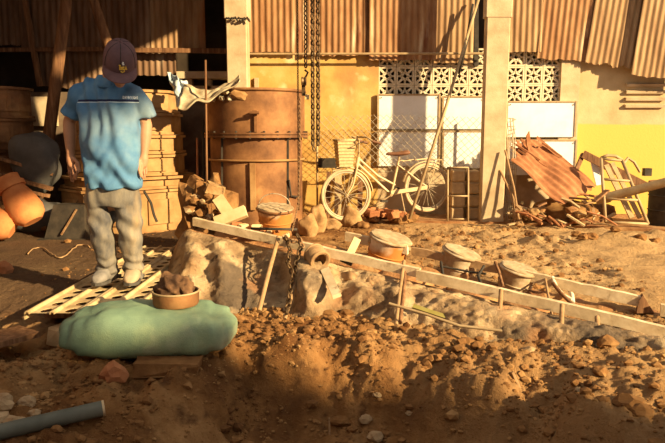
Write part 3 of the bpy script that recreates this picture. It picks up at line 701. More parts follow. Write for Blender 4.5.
MB().tube([at(596,200,8.0), at(632,191,7.8), at(690,176,7.5)], .055, 12).build('scrap_pipe', M['steel'], label='thick pale pipe lying across the metal frame at the right', cat='pipe', smooth=50)
MB().tube([at(624,163,8.35), at(628,158,8.4), at(634,162,8.4), at(640,172,8.4)], .018, 8).build('bent_tube', M['steel'], label='bent pale tube hooping behind the metal frame', cat='tube', smooth=50)
MB().box(at(647,172,8.45), (.09,.08,.10)).build('junction_box', M['darkmetal'], label='small dark square box on the beam near the yellow wall', cat='box')
br_ = thing('oil_barrel', V(at(671,225,7.9).x, 7.95, .02), 'dark ribbed barrel half out of frame at the right edge', 'barrel')
cbr = V(at(671,225,7.9).x, 7.95, 0)
MB().lathe([(0,.02),(.25,.02),(.25,.2),(.262,.21),(.25,.22),(.25,.38),(.262,.39),(.25,.40),(.25,.54),(.24,.55),(0,.545)], cbr, 28).build('shell', M['darkmetal'], br_, smooth=40)
MB().tube([cbr+V(.25*math.cos(2*math.pi*i/28), .25*math.sin(2*math.pi*i/28), .55) for i in range(28)], .014, 6, closed=True).build('rim', M['iron'], br_, smooth=True)
# ------------------------------------------------------------------ drum
dc = V(at(256,150,7.5).x, 7.55, 0); DR = .56
drum = thing('casting_drum', V(dc.x, dc.y, .0), 'large round rusty iron drum standing in the yard behind the mould', 'drum')
zt1 = zy(89, 7.0); zf = zy(135, 7.0); zb2 = zy(161, 6.98)
MB().lathe([(DR-.03, 0), (DR-.03, zf-.02), (DR-.07, zf-.02), (DR-.07, 0)], dc, 48).build('lower_shell', M['iron'], drum, smooth=40)
MB().lathe([(DR, zf+.02), (DR, zt1), (DR-.035, zt1+.005), (DR-.035, zf+.02), (DR, zf+.02)], dc, 48).build('upper_shell', M['iron'], drum, smooth=40)
MB().lathe([(DR-.08, zf-.03), (DR+.035, zf-.03), (DR+.035, zf-.006), (DR+.02, zf-.004), (DR+.02, zf+.004), (DR+.035, zf+.006), (DR+.035, zf+.025), (DR-.08, zf+.025)], dc, 48).build('flange', M['iron'], drum, smooth=40)
for i in range(24):
    a = 2*math.pi*i/24; p = dc+V((DR+.022)*math.cos(a), (DR+.022)*math.sin(a), zf)
    MB().lathe([(0,-.042),(.012,-.042),(.012,.042),(0,.042)], p, 6).build('flange_bolt', M['darkmetal'], drum)
MB().tube([dc+V((DR+.005)*math.cos(2*math.pi*i/48), (DR+.005)*math.sin(2*math.pi*i/48), zt1) for i in range(48)], .018, 6, closed=True).build('rim', M['iron'], drum, smooth=True)
MB().tube([dc+V((DR-.012)*math.cos(2*math.pi*i/48), (DR-.012)*math.sin(2*math.pi*i/48), zb2) for i in range(48)], .014, 6, closed=True).build('band', M['flask'], drum, smooth=True)
def drumpt(px, py, extra=0.0):
    # front surface point of the drum seen at pixel column px
    d = ray(px, py); o = V(0,0,CH); R_ = DR+extra; ax = dc.xy
    a = d.x**2+d.y**2; b = -2*(d.x*ax.x+d.y*ax.y); c = ax.x**2+ax.y**2-R_**2; q = b*b-4*a*c
    t = (-b-math.sqrt(max(q,0)))/(2*a); return o+d*t
p0, p1 = drumpt(252.5,163,-.012), drumpt(253.5,210,-.012)
MB().beam(p0, p1, .03, .06, up=V(1,0,0)).build('strut', M['flask'], drum)
p0 = drumpt(255, 113, .03); bo = MB()
bo.box(p0, (.05,.09,.05)); bo.box(p0+V(.005,.02,-.10), (.03,.05,.20)); bo.build('lug', M['iron'], drum)
MB().tube([p0-V(.05,.06,0), p0+V(.05,-.06,0)], .016, 8).build('lug_pin', M['iron'], drum)
for px in (222, 288):
    a, b = drumpt(px, 137, -.022), drumpt(px, 206, -.022); MB().beam(a, b, .014, .02, up=V(1,0,0)).build('seam', M['darkmetal'], drum)
hk = MB(); hk.tube([drumpt(289,180,0), drumpt(291,196,0), drumpt(300,197,.02)], .012, 6); hk.build('hook_bar', M['darkmetal'], drum)
MB().blob(drumpt(239,95,.0), (.10,.03,.05), 3, 2, .5).build('rust_patch', M['flask'], drum)
for i in range(9):
    p = drumpt(212+i*2.2, 95+4*math.sin(i*1.7), .0); MB().blob(p, (.03,.03,.035), i+4, 1, .4).build('clay_crust', M['palecloth'], drum)
# ------------------------------------------------------------------ ring flasks (tall stack behind the man, and left one)
def oct_ring(r, z0, z1, n=8, rot=math.pi/8): return [[V(r*math.cos(rot+2*math.pi*k/n), r*math.sin(rot+2*math.pi*k/n), z) for k in range(n)] for z in (z0, z1)]
def flask_stack(cx, cy, secs, labels, name, group, mat, n=8, rot=math.pi/8):
    for (z0, z1, r, fl), lab in zip(secs, labels):
        t = thing(name, V(cx, cy, z0), lab, 'mould box', group); c = V(cx, cy, 0)
        b = oct_ring(r, z0+.005, z1-.005, n, rot); i_ = oct_ring(r-.05, z0+.005, z1-.005, n, rot)
        MB().loft([[p+c for p in q] for q in (i_[0], b[0], b[1], i_[1], i_[0])], cap=False).build('wall_ring', mat, t)
        for zf_ in (z0+.018, z1-.018):
            o1 = oct_ring(r+fl, zf_-.014, zf_+.014, n, rot); i1 = oct_ring(r-.02, zf_-.014, zf_+.014, n, rot)
            MB().loft([[p+c for p in q] for q in (i1[0], o1[0], o1[1], i1[1], i1[0])], cap=False).build('flange', mat, t)
        for k in range(n):
            a = rot+2*math.pi*k/n; p = c+V((r+.005)*math.cos(a), (r+.005)*math.sin(a), 0)
            if p.y < cy+.1: MB().beam(p+V(0,0,z0+.03), p+V(0,0,z1-.03), .02, .025).build('rib', M['iron'], t)
        if z1-z0 > .2:
            for k in range(n):
                a = rot+2*math.pi*(k+.5)/n; q = c+V((r*math.cos(math.pi/n)+.012)*math.cos(a), (r*math.cos(math.pi/n)+.012)*math.sin(a), (z0+z1)/2)
                if q.y < cy: MB().box(q, (.02, r*.42, (z1-z0)*.55), Rz(a)).build('wall_panel', mat, t)
SY = 7.75
zs = [zy(y, 7.15) for y in (228, 190, 177, 155, 135, 112, 88)]; zs[0] = .02
rr = .66
flask_stack(at(128,150,SY).x, SY, [(zs[0], zs[1], rr+.10, .03), (zs[1], zs[2], rr+.06, .05), (zs[2], zs[3], rr, .035), (zs[3], zs[4], rr-.01, .035), (zs[4], zs[5], rr-.03, .03), (zs[5], zs[6], rr-.06, .03)],
    [f'tan octagonal iron mould box, {w} of the tall stack behind the man' for w in ('bottom and widest', 'second from the bottom', 'third from the bottom', 'fourth from the bottom', 'second from the top', 'topmost')], 'mould_box', 'tall mould stack', M['flask'])
# bent iron hook on the base box
hx = at(148,180,6.3); MB().tube([at(144,191,6.94), at(151,203,6.92), at(154,215,6.9), at(157,222,6.9)], .014, 6).build('iron_hook', M['darkmetal'], label='bent dark iron rod leaning on the bottom mould box', cat='rod')
LYY = 7.6
z2 = [.02, .40, zy(150, 7.2), zy(118, 7.2), zy(88, 7.2)]
flask_stack(at(-12,120,LYY).x, LYY, [(z2[0], z2[1], .50, .03), (z2[1], z2[2], .49, .03), (z2[2], z2[3], .48, .03), (z2[3], z2[4]+.03, .47, .035)],
    [f'dark brown round mould box, {w} of the stack at the left edge' for w in ('lowest', 'second from the bottom', 'third from the bottom', 'topmost')], 'round_mould_box', 'left mould stack', M['iron'], 20, 0)
# rods in the dark gap
for i, px in enumerate((197, 203, 207)):
    MB().tube([V(at(px,190,7.3).x, 7.3, .0), at(px, [138,120,112][i], 7.4)], .012, 6).build('iron_rod', M[['redbrick','darkmetal','wood'][i]], label=['reddish upright rod between the mould stack and drum', 'dark upright rod beside the drum, middle one', 'brown upright rod touching the left side of the drum'][i], cat='rod')
# crumpled sheet and stiff cloth on the stack
def cloth(fn, nu, nv, name, mat, label, cat, th=.006):
    vs = [fn(i/nu, j/nv) for j in range(nv+1) for i in range(nu+1)]; q = nu+1; fs = [(j*q+i, j*q+i+1, (j+1)*q+i+1, (j+1)*q+i) for j in range(nv) for i in range(nu)]
    K = len(vs); vs2 = [p+V(0, th, -th) for p in vs]
    fs2 = fs + [(a+K, d+K, c+K, b+K) for a, b, c, d in fs]
    edge = [(i, i+1) for i in range(nu)] + [(j*q+nu, (j+1)*q+nu) for j in range(nv)] + [(nv*q+i+1, nv*q+i) for i in range(nu)][::-1] + [((j+1)*q, j*q) for j in range(nv)]
    fs2 += [(b, a, a+K, b+K) for a, b in edge]
    return MB().add(vs+vs2, fs2).build(name, mat, label=label, cat=cat, smooth=True)
def fn1(u, v):
    top = at(167+20*u, 72+9*u, 7.25); bot = at(178+10*u, 108-14*u, 7.10)
    p = top.lerp(bot, v); w = .05*mn.noise(V(u*4, v*3, 2))+.03*math.sin(u*7+v*4); return p+V(.03*mn.noise(V(u*5, v*5, 7)), w-.05*math.sin(math.pi*u), .05*mn.noise(V(u*3, v*5, 5)))
cloth(fn1, 26, 30, 'crumpled_plastic_sheet', M['plastic'], 'crumpled blue and white plastic sheet on top of the tall mould stack', 'plastic sheet')
def fn2(u, v):
    a = at(178+62*u, 108-28*u+5*math.sin(math.pi*u), 6.92); b = at(184+56*u, 84-8*u+9*math.sin(math.pi*u), 7.15)
    p = a.lerp(b, v); return p+V(0, .03*mn.noise(V(u*6, v*4, 3)), .05*mn.noise(V(u*5, v*4, 9)))
cloth(fn2, 40, 14, 'stiff_cloth', M['palecloth'], 'stiff tan cloth strip slung between the mould stack and drum rim', 'cloth', .012)
MB().tube([V(at(205,180,6.9).x, 6.95, .0), at(205.5, 60, 6.95)], .012, 6).build('thin_stake', M['wood'], label='thin upright stake rising behind the slung tan cloth', cat='stake')
# ------------------------------------------------------------------ dark clutter at left
MB().blob(at(36,156,7.2)-V(0,0,.04), (.31,.22,.34), 21, 4, .35, 1.1).build('grey_tarpaulin_heap', M['tarp'], smooth=True, label='dark grey tarpaulin heap left of the man', cat='tarpaulin')
for i, (a, b, w) in enumerate(((at(-20,152,7.0), at(54,174,7.15), .12), (at(-15,170,6.95), at(52,189,7.05), .10), (at(5,186,6.95), at(50,196,7.1), .08))):
    MB().beam(a, b, w, .035).build('dark_plank', M['wood'], label=['dark plank lying over the tarpaulin heap at left, upper one', 'dark plank below the tarpaulin heap at left, middle one', 'dark short plank low behind the orange clay pots'][i], cat='plank')
st_ = MB().blob((at(36,180,7.2).x, 7.25, .18), (.40,.22,.24), 33, 3, .4, 1.4).build('dark_sack_pile', M['tarp'], smooth=True, label='dark filled sack under the planks at left', cat='sack')
# clay pots
def potprof(k): return [(0,0),(.10*k,.0),(.155*k,.05*k),(.175*k,.13*k),(.165*k,.22*k),(.145*k,.31*k),(.12*k,.38*k),(.12*k,.42*k),(.125*k,.52*k),(.105*k,.53*k),(.10*k,.36*k),(0,.35*k)]
pc = at(29,215,6.55); ax = (at(2,172,6.6)-pc).normalized(); Rp = ax.to_track_quat('Z','Y').to_matrix()
tpot = thing('clay_pot', pc, 'orange clay pot tilted to the left with its round base showing', 'pot')
MB().lathe(potprof(1.0), pc-ax*.08, 28, Rp).build('body', M['orangeclay'], tpot, smooth=40)
MB().lathe([(.11,.0),(.142,.0),(.142,.05),(.11,.05)], pc+ax*.31, 24, Rp).build('neck_band', M['orangeclay'], tpot, smooth=40)
p2 = at(8,224,6.5); t2 = thing('clay_pot', V(p2.x, p2.y, .03), 'squat orange clay pot lying low at the left edge', 'pot')
R2 = V(-.8,-.1,.45).normalized().to_track_quat('Z','Y').to_matrix()
MB().lathe(potprof(.9), V(p2.x+.05, 6.5, .17), 28, R2).build('body', M['orangeclay'], t2, smooth=40)
MB().tube([V(p2.x+.05,6.5,.17)+R2@V(.10*math.cos(2*math.pi*i/20),.10*math.sin(2*math.pi*i/20),.45) for i in range(20)], .014, 6, closed=True).build('lip', M['orangeclay'], t2, smooth=True)
# dark iron base between pots and stack
tb_ = thing('iron_pedestal', V(at(67,232,6.75).x, 6.8, .02), 'dark trapezoid iron base on the ground left of the man legs', 'iron base')
bx, by = at(67,232,6.75).x, 6.85
MB().loft([[V(bx-.22,by-.18,.02),V(bx+.22,by-.18,.02),V(bx+.22,by+.18,.02),V(bx-.22,by+.18,.02)],[V(bx-.12,by-.12,.40),V(bx+.2,by-.12,.40),V(bx+.2,by+.12,.40),V(bx-.12,by+.12,.40)]]).build('body', M['darkmetal'], tb_)
MB().box((bx,by-.02,.04),(.52,.42,.035)).build('foot_plate', M['darkmetal'], tb_)
MB().tube([V(bx-.02,by-.2,.10),V(bx+.05,by-.17,.22),V(bx+.13,by-.14,.36)], .012, 6).build('brace', M['chainrust'], tb_)
# stones and rope on the left floor
rs = random.Random(9)
for k in range(12):
    px = rs.uniform(40, 95); py = rs.uniform(230, 245); p = on(px, py, .04); r = rs.uniform(.02,.045)
    MB().blob((p.x, p.y, h1(p.x,p.y)+r*.5), (r*1.3,r,r*.8), k+5, 1, .5).build('floor_stone', M['stone'] if k%2 else M['clod'], label='small stone on the dark floor left of the man feet', cat='stone', group='stones on the dark floor')
pts = []
for i in range(40):
    f = i/39; px = 28+62*f; py = 257-6*math.sin(f*9)-4*f; p = on(px, py, .03); pts.append(V(p.x, p.y, h1(p.x,p.y)+.012))
MB().tube(pts, .006, 6).build('floor_rope', M['stick'], label='thin rope snaking over the dark floor left of the man', cat='rope', smooth=True)
p = on(6,279,.0); MB().blob((p.x,p.y,h1(p.x,p.y)+.03),(.06,.05,.06),3,2,.4).build('left_stone', M['redbrick'], label='orange lump on the floor at the left picture edge', cat='stone')
a, b = on(-30,352,-.02), on(30,336,-.02)
MB().beam(a+V(0,0,.03), b+V(0,0,.03), .22, .03).build('flat_board', M['wood'], label='flat brown board on the floor at the lower left edge', cat='board')

# ------------------------------------------------------------------ casting mould: long clay ridge with plank rails
PA, PB = at(183, 223, 5.12), at(668, 336, 3.72)
pdir = (PB-PA).normalized(); perp = V(.41, .912, 0)
def plank_at_px(px):
    # point on the front plank line seen at pixel column px
    d = ray(px, 280); k = d.x/d.y
    # PA + t*(PB-PA): x = k*y (small pitch error ignored)
    e = PB-PA; t = (k*PA.y-PA.x)/(e.x-k*e.y); return PA+e*t
footp = [(-50,318),(170,316),(235,323),(340,323),(430,334),(520,347),(600,354),(665,363),(900,400)]
pxs = np.linspace(166, 860, 300); NT = 72; rows_ = []; mslot = []
for p in pxs:
    E = plank_at_px(max(p, 186)); 
    fy = np.interp(p, [a for a,_ in footp], [b for _,b in footp]); Ff = on(p+8*math.sin(p*.05), fy, -.10)
    end = sstep(np.array([(p-166)/26.0]))[0]      # rounded left end
    tops = E+V(0,0,-.035); back = E+perp*.52+V(0,0,-.03); bf = E+perp*.86; bf.z = -.06
    if end < 1: 
        k = 1-end; E2 = V(E.x-.16*k, E.y-.05*k, E.z); tops = V(E2.x, E2.y, -.1+(tops.z+.1)*end**.6); back = V(back.x-.16*k, back.y, -.1+(back.z+.1)*end**.6); bf = V(bf.x-.16*k, bf.y, -.08)
    row = []
    for j in range(NT):
        t = j/(NT-1)
        if t < .58:
            u = t/.58; q = Ff.lerp(tops, u); 
            bulge = math.sin(u*math.pi)*.10; q = q+V(0,-bulge*.35,bulge*.75)
            dr = min(1, max(0, (420-p)/120)); fold = (.075*math.sin(p*.085+u*1.2)+.035*math.sin(p*.19+1+u*1.6))*math.sin(u*math.pi)*dr
            hol = .17*math.exp(-((p-252)/34)**2) - .07*math.exp(-((p-312)/16)**2) - .05*math.exp(-((p-190)/16)**2) + .06*math.exp(-((p-365)/22)**2)
            fold -= hol*math.sin(u*math.pi)**.8
            q = q+V(0,-fold,fold*.4)
        elif t < .82:
            u = (t-.58)/.24; q = tops.lerp(back, u)+V(0,0,-.15*math.sin(u*math.pi)**.6)
        else: q = back.lerp(bf, (t-.82)/.18)
        row.append(q)
    rows_.append(row)
A = np.array([[tuple(q) for q in r] for r in rows_]); tt = np.linspace(0,1,NT)[None,:]
nz_ = fbm(A[...,0]*7+3, A[...,1]*7+A[...,2]*6, 5, 41)*.045 + fbm(A[...,0]*25, A[...,1]*25+A[...,2]*20, 3, 43)*.024
edge_ = np.minimum(1, np.abs(tt-.58)/.06); top_ = ((tt > .58) & (tt < .84))
A[...,2] += nz_*np.where(top_, .7, .8)*np.clip(edge_,.25,1); A[...,1] -= np.where(tt < .58, nz_*.9, 0)*np.clip(edge_,.2,1)
mo = MB(); nr = len(pxs); fs = []; ms = []
for i in range(nr-1):
    for j in range(NT-1):
        fs.append((i*NT+j, (i+1)*NT+j, (i+1)*NT+j+1, i*NT+j+1)); ms.append(0 if j/(NT-1) < .56 else 1)
mo.v = A.reshape(-1,3).tolist(); mo.f = fs; mo.m = ms
mould = mo.build('clay_mould', [M['clay'], M['redearth']], label='long pale clay casting mould ridge running across the yard', cat='mould', smooth=True)
def ridge(px, across=.25, dz=0):
    E = plank_at_px(px)+perp*across; E.z += dz; return E
def rail_plank(a, b, h, th, label, mat='plank', name='rail_plank', cuts=1):
    a, b = Vector(a), Vector(b); mb = MB(); n = 14; d = (b-a); side = V(-d.y, d.x, 0).normalized(); rr_ = []
    for i in range(n+1):
        c = a.lerp(b, i/n); w = .006*mn.noise(V(i*.7, a.x, 2)); hh = h/2*(1+.08*mn.noise(V(i*.9, 4, a.x))); 
        rr_.append([c-side*th/2+V(0,0,-hh+w), c+side*th/2+V(0,0,-hh+w), c+side*th/2+V(0,0,hh+w), c-side*th/2+V(0,0,hh+w)])
    mb.loft(rr_); return mb.build(name, M[mat], label=label, cat='plank')
def pl(px, dz=0, ac=0.0): return plank_at_px(px)+V(0,0,dz)+perp*ac
rail_plank(pl(196,.035), pl(420,.035), .062, .045, 'long pale plank rail along the front edge of the clay mould, left length')
rail_plank(pl(418,.03,-.03), pl(760,.03,-.03), .07, .045, 'long pale plank rail along the front edge of the clay mould, right length')
rail_plank(ridge(318,.52,.06), ridge(385,.52,.06), .07, .04, 'short plank rail on the far edge of the mould left of the second bucket')
rail_plank(ridge(388,.56,.05), ridge(500,.56,.05), .06, .04, 'brown plank rail on the far edge of the mould between the buckets', 'stick')
rail_plank(ridge(495,.52,.06), ridge(648,.52,.05), .07, .045, 'pale plank rail on the far edge of the mould at the right')
p = ridge(650,.5,.05); MB().prism([p+V(-.05,0,-.07), p+V(.07,0,-.07), p+V(.02,0,.0), p+V(-.015,0,.055), p+V(-.04,0,.02)], (.02,.06,0)).build('wood_wedge', M['wood'], label='brown wedge at the end of the far plank rail, right edge', cat='wedge')
rail_plank(ridge(668,.5,.03), ridge(760,.5,.03), .08, .045, 'pale plank rail beyond the brown wedge at the right edge')
# buckets
def bucket(px, pyt, w_px, h_px, Y, tilt, label, mat, bail=False, lidtilt=0):
    top = at(px, pyt, Y); r = w_px*Y/F/2; hgt = h_px*Y/F*1.12; ax_ = Ry(tilt) @ Rx(.14) @ V(0,0,1); base = top-ax_*hgt
    t = thing('pouring_bucket', base, label, 'bucket', 'buckets along the mould'); R = Ry(tilt) @ Rx(.14)
    o = MB().lathe([(0,0),(r*(.72 if bail else .82),0),(r*(.74 if bail else .84),.02),(r*(.85 if bail else .91),hgt*.5),(r*.96,hgt*.86),(r*.98,hgt),(r*.9,hgt),(r*.85,hgt*.8),(0,hgt*.75)], base, 36, R).build('body', M[mat], t, smooth=40, origin=base)
    for f_ in (.55,): MB().tube([base+R@V(r*(.875 if bail else .925)*math.cos(2*math.pi*i/36), r*(.875 if bail else .925)*math.sin(2*math.pi*i/36), hgt*f_) for i in range(36)], .006, 5, closed=True).build('hoop', M[mat], t, smooth=True, origin=base)
    MB().tube([base+R@V(r*1.0*math.cos(2*math.pi*i/36), r*1.0*math.sin(2*math.pi*i/36), hgt*.97) for i in range(36)], .012, 6, closed=True).build('rim', M['iron'] if bail else M['bucket'], t, smooth=True)
    ld = MB(); n = 36; rings = []
    for (q, z, am) in ((.0,.014,.0),(.3,.015,.004),(.6,.014,.005),(.85,.013,.006),(.99,.010,.005),(1.02,-.002,.004),(.98,-.012,.0)):
        rings.append([base+R@(Ry(lidtilt)@V(max(q,.01)*r*(1+.03*mn.noise(V(math.cos(a)*2,math.sin(a)*2,px)))*math.cos(a), max(q,.01)*r*(1+.03*mn.noise(V(math.cos(a)*2,math.sin(a)*2,px)))*math.sin(a), z+am*mn.noise(V(math.cos(a)*3,math.sin(a)*3,q*3))*2)+V(0,0,hgt)) for a in [2*math.pi*k/n for k in range(n)]])
    ld.loft(rings).build('clay_lid', M['lid'], t, smooth=50)
    if bail:
        pts = [top+R@V(r*.85*math.cos(a)-.01, r*.1, .02+.10*math.sin(a)) for a in [math.pi*k/14 for k in range(15)]]
        MB().tube(pts, .004, 5).build('handle', M['wire'], t, smooth=True)
    else:
        for sgn in (-1, 1): MB().lathe([(0,-.012),(.02,-.012),(.02,.012),(0,.012)], base+R@V(sgn*r*.97,-.02,hgt*.8), 8, R@Ry(math.pi/2)).build('ear', M['steel'], t)
    return t
bucket(275.5, 208, 37, 27, 5.42, .05, 'rust-streaked white bucket with wire handle, leftmost on the mould', 'bucketrust', True, .04)
bucket(391, 237.5, 42, 34, 5.02, .22, 'largest limed bucket with pale round clay lid, second from the left', 'bucketrust', False, .02)
bucket(462, 252, 38, 30, 4.85, .26, 'whitewashed bucket with tilted dark-edged lid, third from the left', 'bucket', False, .05)
bucket(519, 268.5, 37, 31, 4.62, .20, 'sandy bucket with pale clay lid, rightmost on the mould', 'bucket', False, .02)
for i, (px, ac, r) in enumerate(((275,.3,(.26,.2,.09)), (392,.24,(.27,.2,.11)), (462,.26,(.24,.18,.09)), (520,.24,(.22,.17,.08)))):
    q = ridge(px, ac, -.15); MB().blob(q, (r[0]*.85,r[1]*.85,r[2]), 60+i, 3, .35, 2).build('earth_collar', M['redearth'], smooth=True, label=['packed red earth around the base of the leftmost bucket', 'packed red earth around the base of the largest bucket', 'packed red earth around the base of the third bucket', 'packed red earth around the base of the rightmost bucket'][i], cat='earth')
MB().tube([at(251,228.5,5.2), at(297,229.5,5.2)], .012, 6).build('bucket_rod', M['darkmetal'], label='dark rod lying in front of the leftmost bucket', cat='rod', smooth=True)
# rubble at the left end
MB().blob(V(at(206,212,5.8).x, 5.95, .16), (.25,.30,.50), 91, 4, .6, 2.6).build('earth_heap', M['clod'], smooth=False, label='brown earth heap between the mould stack and drum', cat='soil')
rs = random.Random(21)
for k in range(34):
    a = rs.uniform(0, 6.28); px = rs.uniform(188, 222); py = rs.uniform(196, 226); q = at(px, py, 5.66+rs.uniform(-.06,.06)); r = rs.uniform(.015,.05)
    MB().blob(q, (r*1.2,r,r*.9), k+200, 1, .6).build('heap_clod', M['clod'] if k%3 else M['stone'], label='small clod on the earth heap left of the drum', cat='clod', group='clods on the earth heap')
for i,(c_, sz, R_, l) in enumerate(((at(201,190,5.75), (.10,.09,.14), Ry(.2)@Rx(.2), 'brown block standing on top of the earth heap, left one'), (at(215,189,5.70), (.17,.10,.09), Ry(.35)@Rz(.3), 'sandy block lying on top of the earth heap, right one'), (at(195,183,6.0),(.12,.12,.13),Ry(.6),'dark brown lump behind the earth heap blocks'))):
    xform(jitterbox(sz, i+70, .012), c_, R_).build('heap_block', M['sandlump'] if i==1 else M['clod'], label=l, cat='block')
MB().beam(at(218,198,5.55), at(231,217,5.45), .10, .05, up=V(0,-1,.3)).build('timber_offcut', M['freshwood'], label='light timber offcut leaning steeply on the earth heap', cat='timber')
MB().beam(at(215.5,223,5.32), at(246,211,5.32), .095, .05, up=V(0,-.9,.5)).build('timber_offcut', M['freshwood'], label='light timber offcut lying across the plank rail end', cat='timber')
for i in range(10):
    q = at(222+i*7+rs.uniform(-2,2), 221+i*1.4+rs.uniform(-3,2), 5.35-i*.01); s_ = rs.uniform(.02,.045)
    xform(jitterbox((s_*2,s_*1.2,s_), i+300, .004), q+V(0,0,-.01), Rz(rs.uniform(0,3))@Rx(rs.uniform(-.4,.4))).build('wood_chip', M['freshwood'] if i%2 else M['redbrick'], label='small chip on the mould edge left of the first bucket', cat='chip', group='chips on the mould edge')
# sticks and stakes on the mould
def stake(name, pts, r, mat, label, cat='stake', n=7): return MB().tube(pts, r, n).build(name, M[mat], label=label, cat=cat, smooth=60)
stake('leaning_stick', [at(259,311,4.16), at(268,275,4.42), at(278.5,237,4.72)], [.016,.017,.016], 'stick', 'brown stick leaning on the plank rail below the first bucket', 'stick')
stake('leaning_stick', [at(285,319,4.10), at(293,290,4.30), at(300,262,4.55)], [.013,.014,.013], 'stick', 'thin stick leaning beside the heavy chain on the mould', 'stick')
stake('rail_stake', [at(396,325,3.86), at(400,290,4.18), at(404,261,4.44)], .013, 'stick', 'left stick of the pair propping the plank rail near the second bucket')
stake('rail_stake', [at(400,323,3.88), at(404,288,4.2), at(405.5,266,4.42)], .012, 'wood', 'right stick of the pair propping the plank rail near the second bucket')
for i,(p0,y0,p1,y1,l) in enumerate(((498.5,331,501,290,'short upright stake holding the plank rail below the rightmost bucket'), (560.5,342,562,305,'short upright stake holding the plank rail, second from the right'), (598,349,597,317,'short upright stake holding the plank rail, rightmost'))):
    Ys = plank_at_px(p0).y; stake('rail_stake', [at(p0,y0,Ys-.30), at(p1,y1,Ys-.075)], .015, 'stick', l)
stake('thin_rod', [at(389,303.5,3.86), at(425,314,3.78), at(460,326,3.70), at(502,331,3.62)], .009, 'steel', 'long thin pale rod lying along the foot of the mould', 'rod')
stake('wire_rod', [at(440,266,4.62), at(470,272,4.58), at(486,274,4.5)], .008, 'darkmetal', 'thin dark rod lying before the third bucket', 'rod')
stake('wire_rod', [at(441,262,4.66), at(443,275,4.5), at(441,283,4.42)], .010, 'darkmetal', 'short dark peg left of the third bucket', 'rod')
stake('wire_rod', [at(484,266,4.6), at(478,276,4.45), at(482,286,4.35)], .010, 'darkmetal', 'bent dark peg between the third and rightmost buckets', 'rod')
stake('wire_rod', [at(495,262,4.62), at(499,272,4.55), at(503,287,4.4)], .011, 'wood', 'brown peg leaning against the rightmost bucket', 'rod')
stake('wire_rod', [at(545,278,4.5), at(549,300,4.2), at(556,334,3.85)], .009, 'stick', 'thin stick crossing the plank rail right of the rightmost bucket', 'stick')
stake('wire_rod', [at(553,283,4.42), at(560,292,4.35), at(572,304,4.28)], .014, 'wood', 'dark bent bar on the mould right of the rightmost bucket', 'bar')
stake('pale_hose', [at(552,277,4.48), at(556,287,4.42), at(563,295,4.38), at(572,300,4.32)], .014, 'hose', 'curved pale hose end on the mould at right', 'hose')
stake('pale_hose', [at(569,288,4.45), at(572,295,4.40), at(573,303,4.3)], .014, 'hose', 'short upright pale hose end on the mould at right', 'hose')
# brace, half pipe, wavy strip, boards
MB().beam(at(346,262,4.62), at(357,239,4.72), .055, .04, up=V(0,-1,0)).build('wood_brace', M['freshwood'], label='short light wood brace standing on the plank rail', cat='brace')
MB().beam(at(341,259,4.58), at(352,264,4.56), .03, .03).build('wood_cleat', M['darkmetal'], label='small dark cleat at the foot of the light wood brace', cat='cleat')
hp = thing('clay_spout', at(318,262,4.40), 'broken tan clay spout lying on the mould beside the chain', 'spout'); 
hc = at(317,257,4.50); dsp = V(.45,-.8,-.35).normalized(); Rsp = dsp.to_track_quat('Z','Y').to_matrix()
MB().lathe([(.05,-.05),(.075,-.04),(.08,.04),(.06,.06),(.048,.05),(.06,.03),(.06,-.03),(.04,-.045),(.05,-.05)], hc, 24, Rsp).build('shell', M['stick'], hp, smooth=50)
for sg in (-1,1): MB().tube([hc+Rsp@V(.07*math.cos(2*math.pi*i/20),.07*math.sin(2*math.pi*i/20),sg*.05) for i in range(20)], .012, 6, closed=True).build('lip', M['stick'], hp, smooth=True)
MB().beam(at(325,270,4.40), at(337,296,4.10), .06, .03, up=V(0,-1,.4)).build('wood_shard', M['plank'], label='pale wood shard leaning down below the clay spout', cat='wood')
def fnw(u, v):
    p_ = plank_at_px(326+52*u)+V(0,-.09-.05*v,-.06-.05*v); return p_+V(0,-.012*math.sin(u*17),.014*math.sin(u*17))
cloth(fnw, 40, 3, 'wavy_strip', M['rustB'], 'wavy tan metal strip tucked under the plank rail', 'metal strip', .006)
def fnw2(u, v):
    p_ = plank_at_px(406+50*u)+V(0,-.09-.05*v,-.05-.05*v); return p_+V(0,-.01*math.sin(u*15),.012*math.sin(u*15))
cloth(fnw2, 40, 3, 'wavy_strip', M['rustB'], 'wavy tan metal strip under the rail right of the paired sticks', 'metal strip', .006)
for i,(a,b,w,m,l) in enumerate(((at(413,309,4.06), at(449,321,3.96), .07, 'yellowboard', 'yellow-green board set into the mould side, left one'), (at(452,321,3.94), at(488,330,3.86), .05, 'yellowboard', 'yellow-green board set into the mould side, right one'))):
    MB().beam(a, b, .03, w, up=V(0,-.6,.8)).build('side_board', M[m], label=l, cat='board')
# ------------------------------------------------------------------ hoist chains
CY = 5.15; ztop = 3.60
def hang(px, py0, py1, Y, R, r, label, mat='chain', name='hoist_chain'):
    a = V(at(px, py0, Y).x, Y, ztop); b = at(px, py1, Y); b.x = a.x
    return MB().chain([a, b], R, r).build(name, M[mat], label=label, cat='chain', smooth=True)
hang(312.6, 40, 147, CY, .018, .0078, 'left strand of the heavy doubled hoist chain ending at wall height')
hang(318.0, 40, 147, CY+.02, .018, .0078, 'right strand of the heavy doubled hoist chain ending at wall height')
MB().chain([at(312.9,147,CY), at(315.3,150.5,CY+.01), at(317.6,147,CY+.02)], .017, .0062).build('hoist_chain', M['chain'], label='looped bottom joining the two heavy hoist chain strands', cat='chain', smooth=True)
hang(305.5, 20, 72, CY+.05, .016, .006, 'dark hoist chain carrying the small pulley block')
hang(297.5, 30, 212, CY+.1, .009, .0032, 'long thin chain hanging in front of the drum')
hbk = thing('hoist_block', at(303, 100, CY+.05), 'small dark pulley block hanging on the hoist chain', 'pulley')
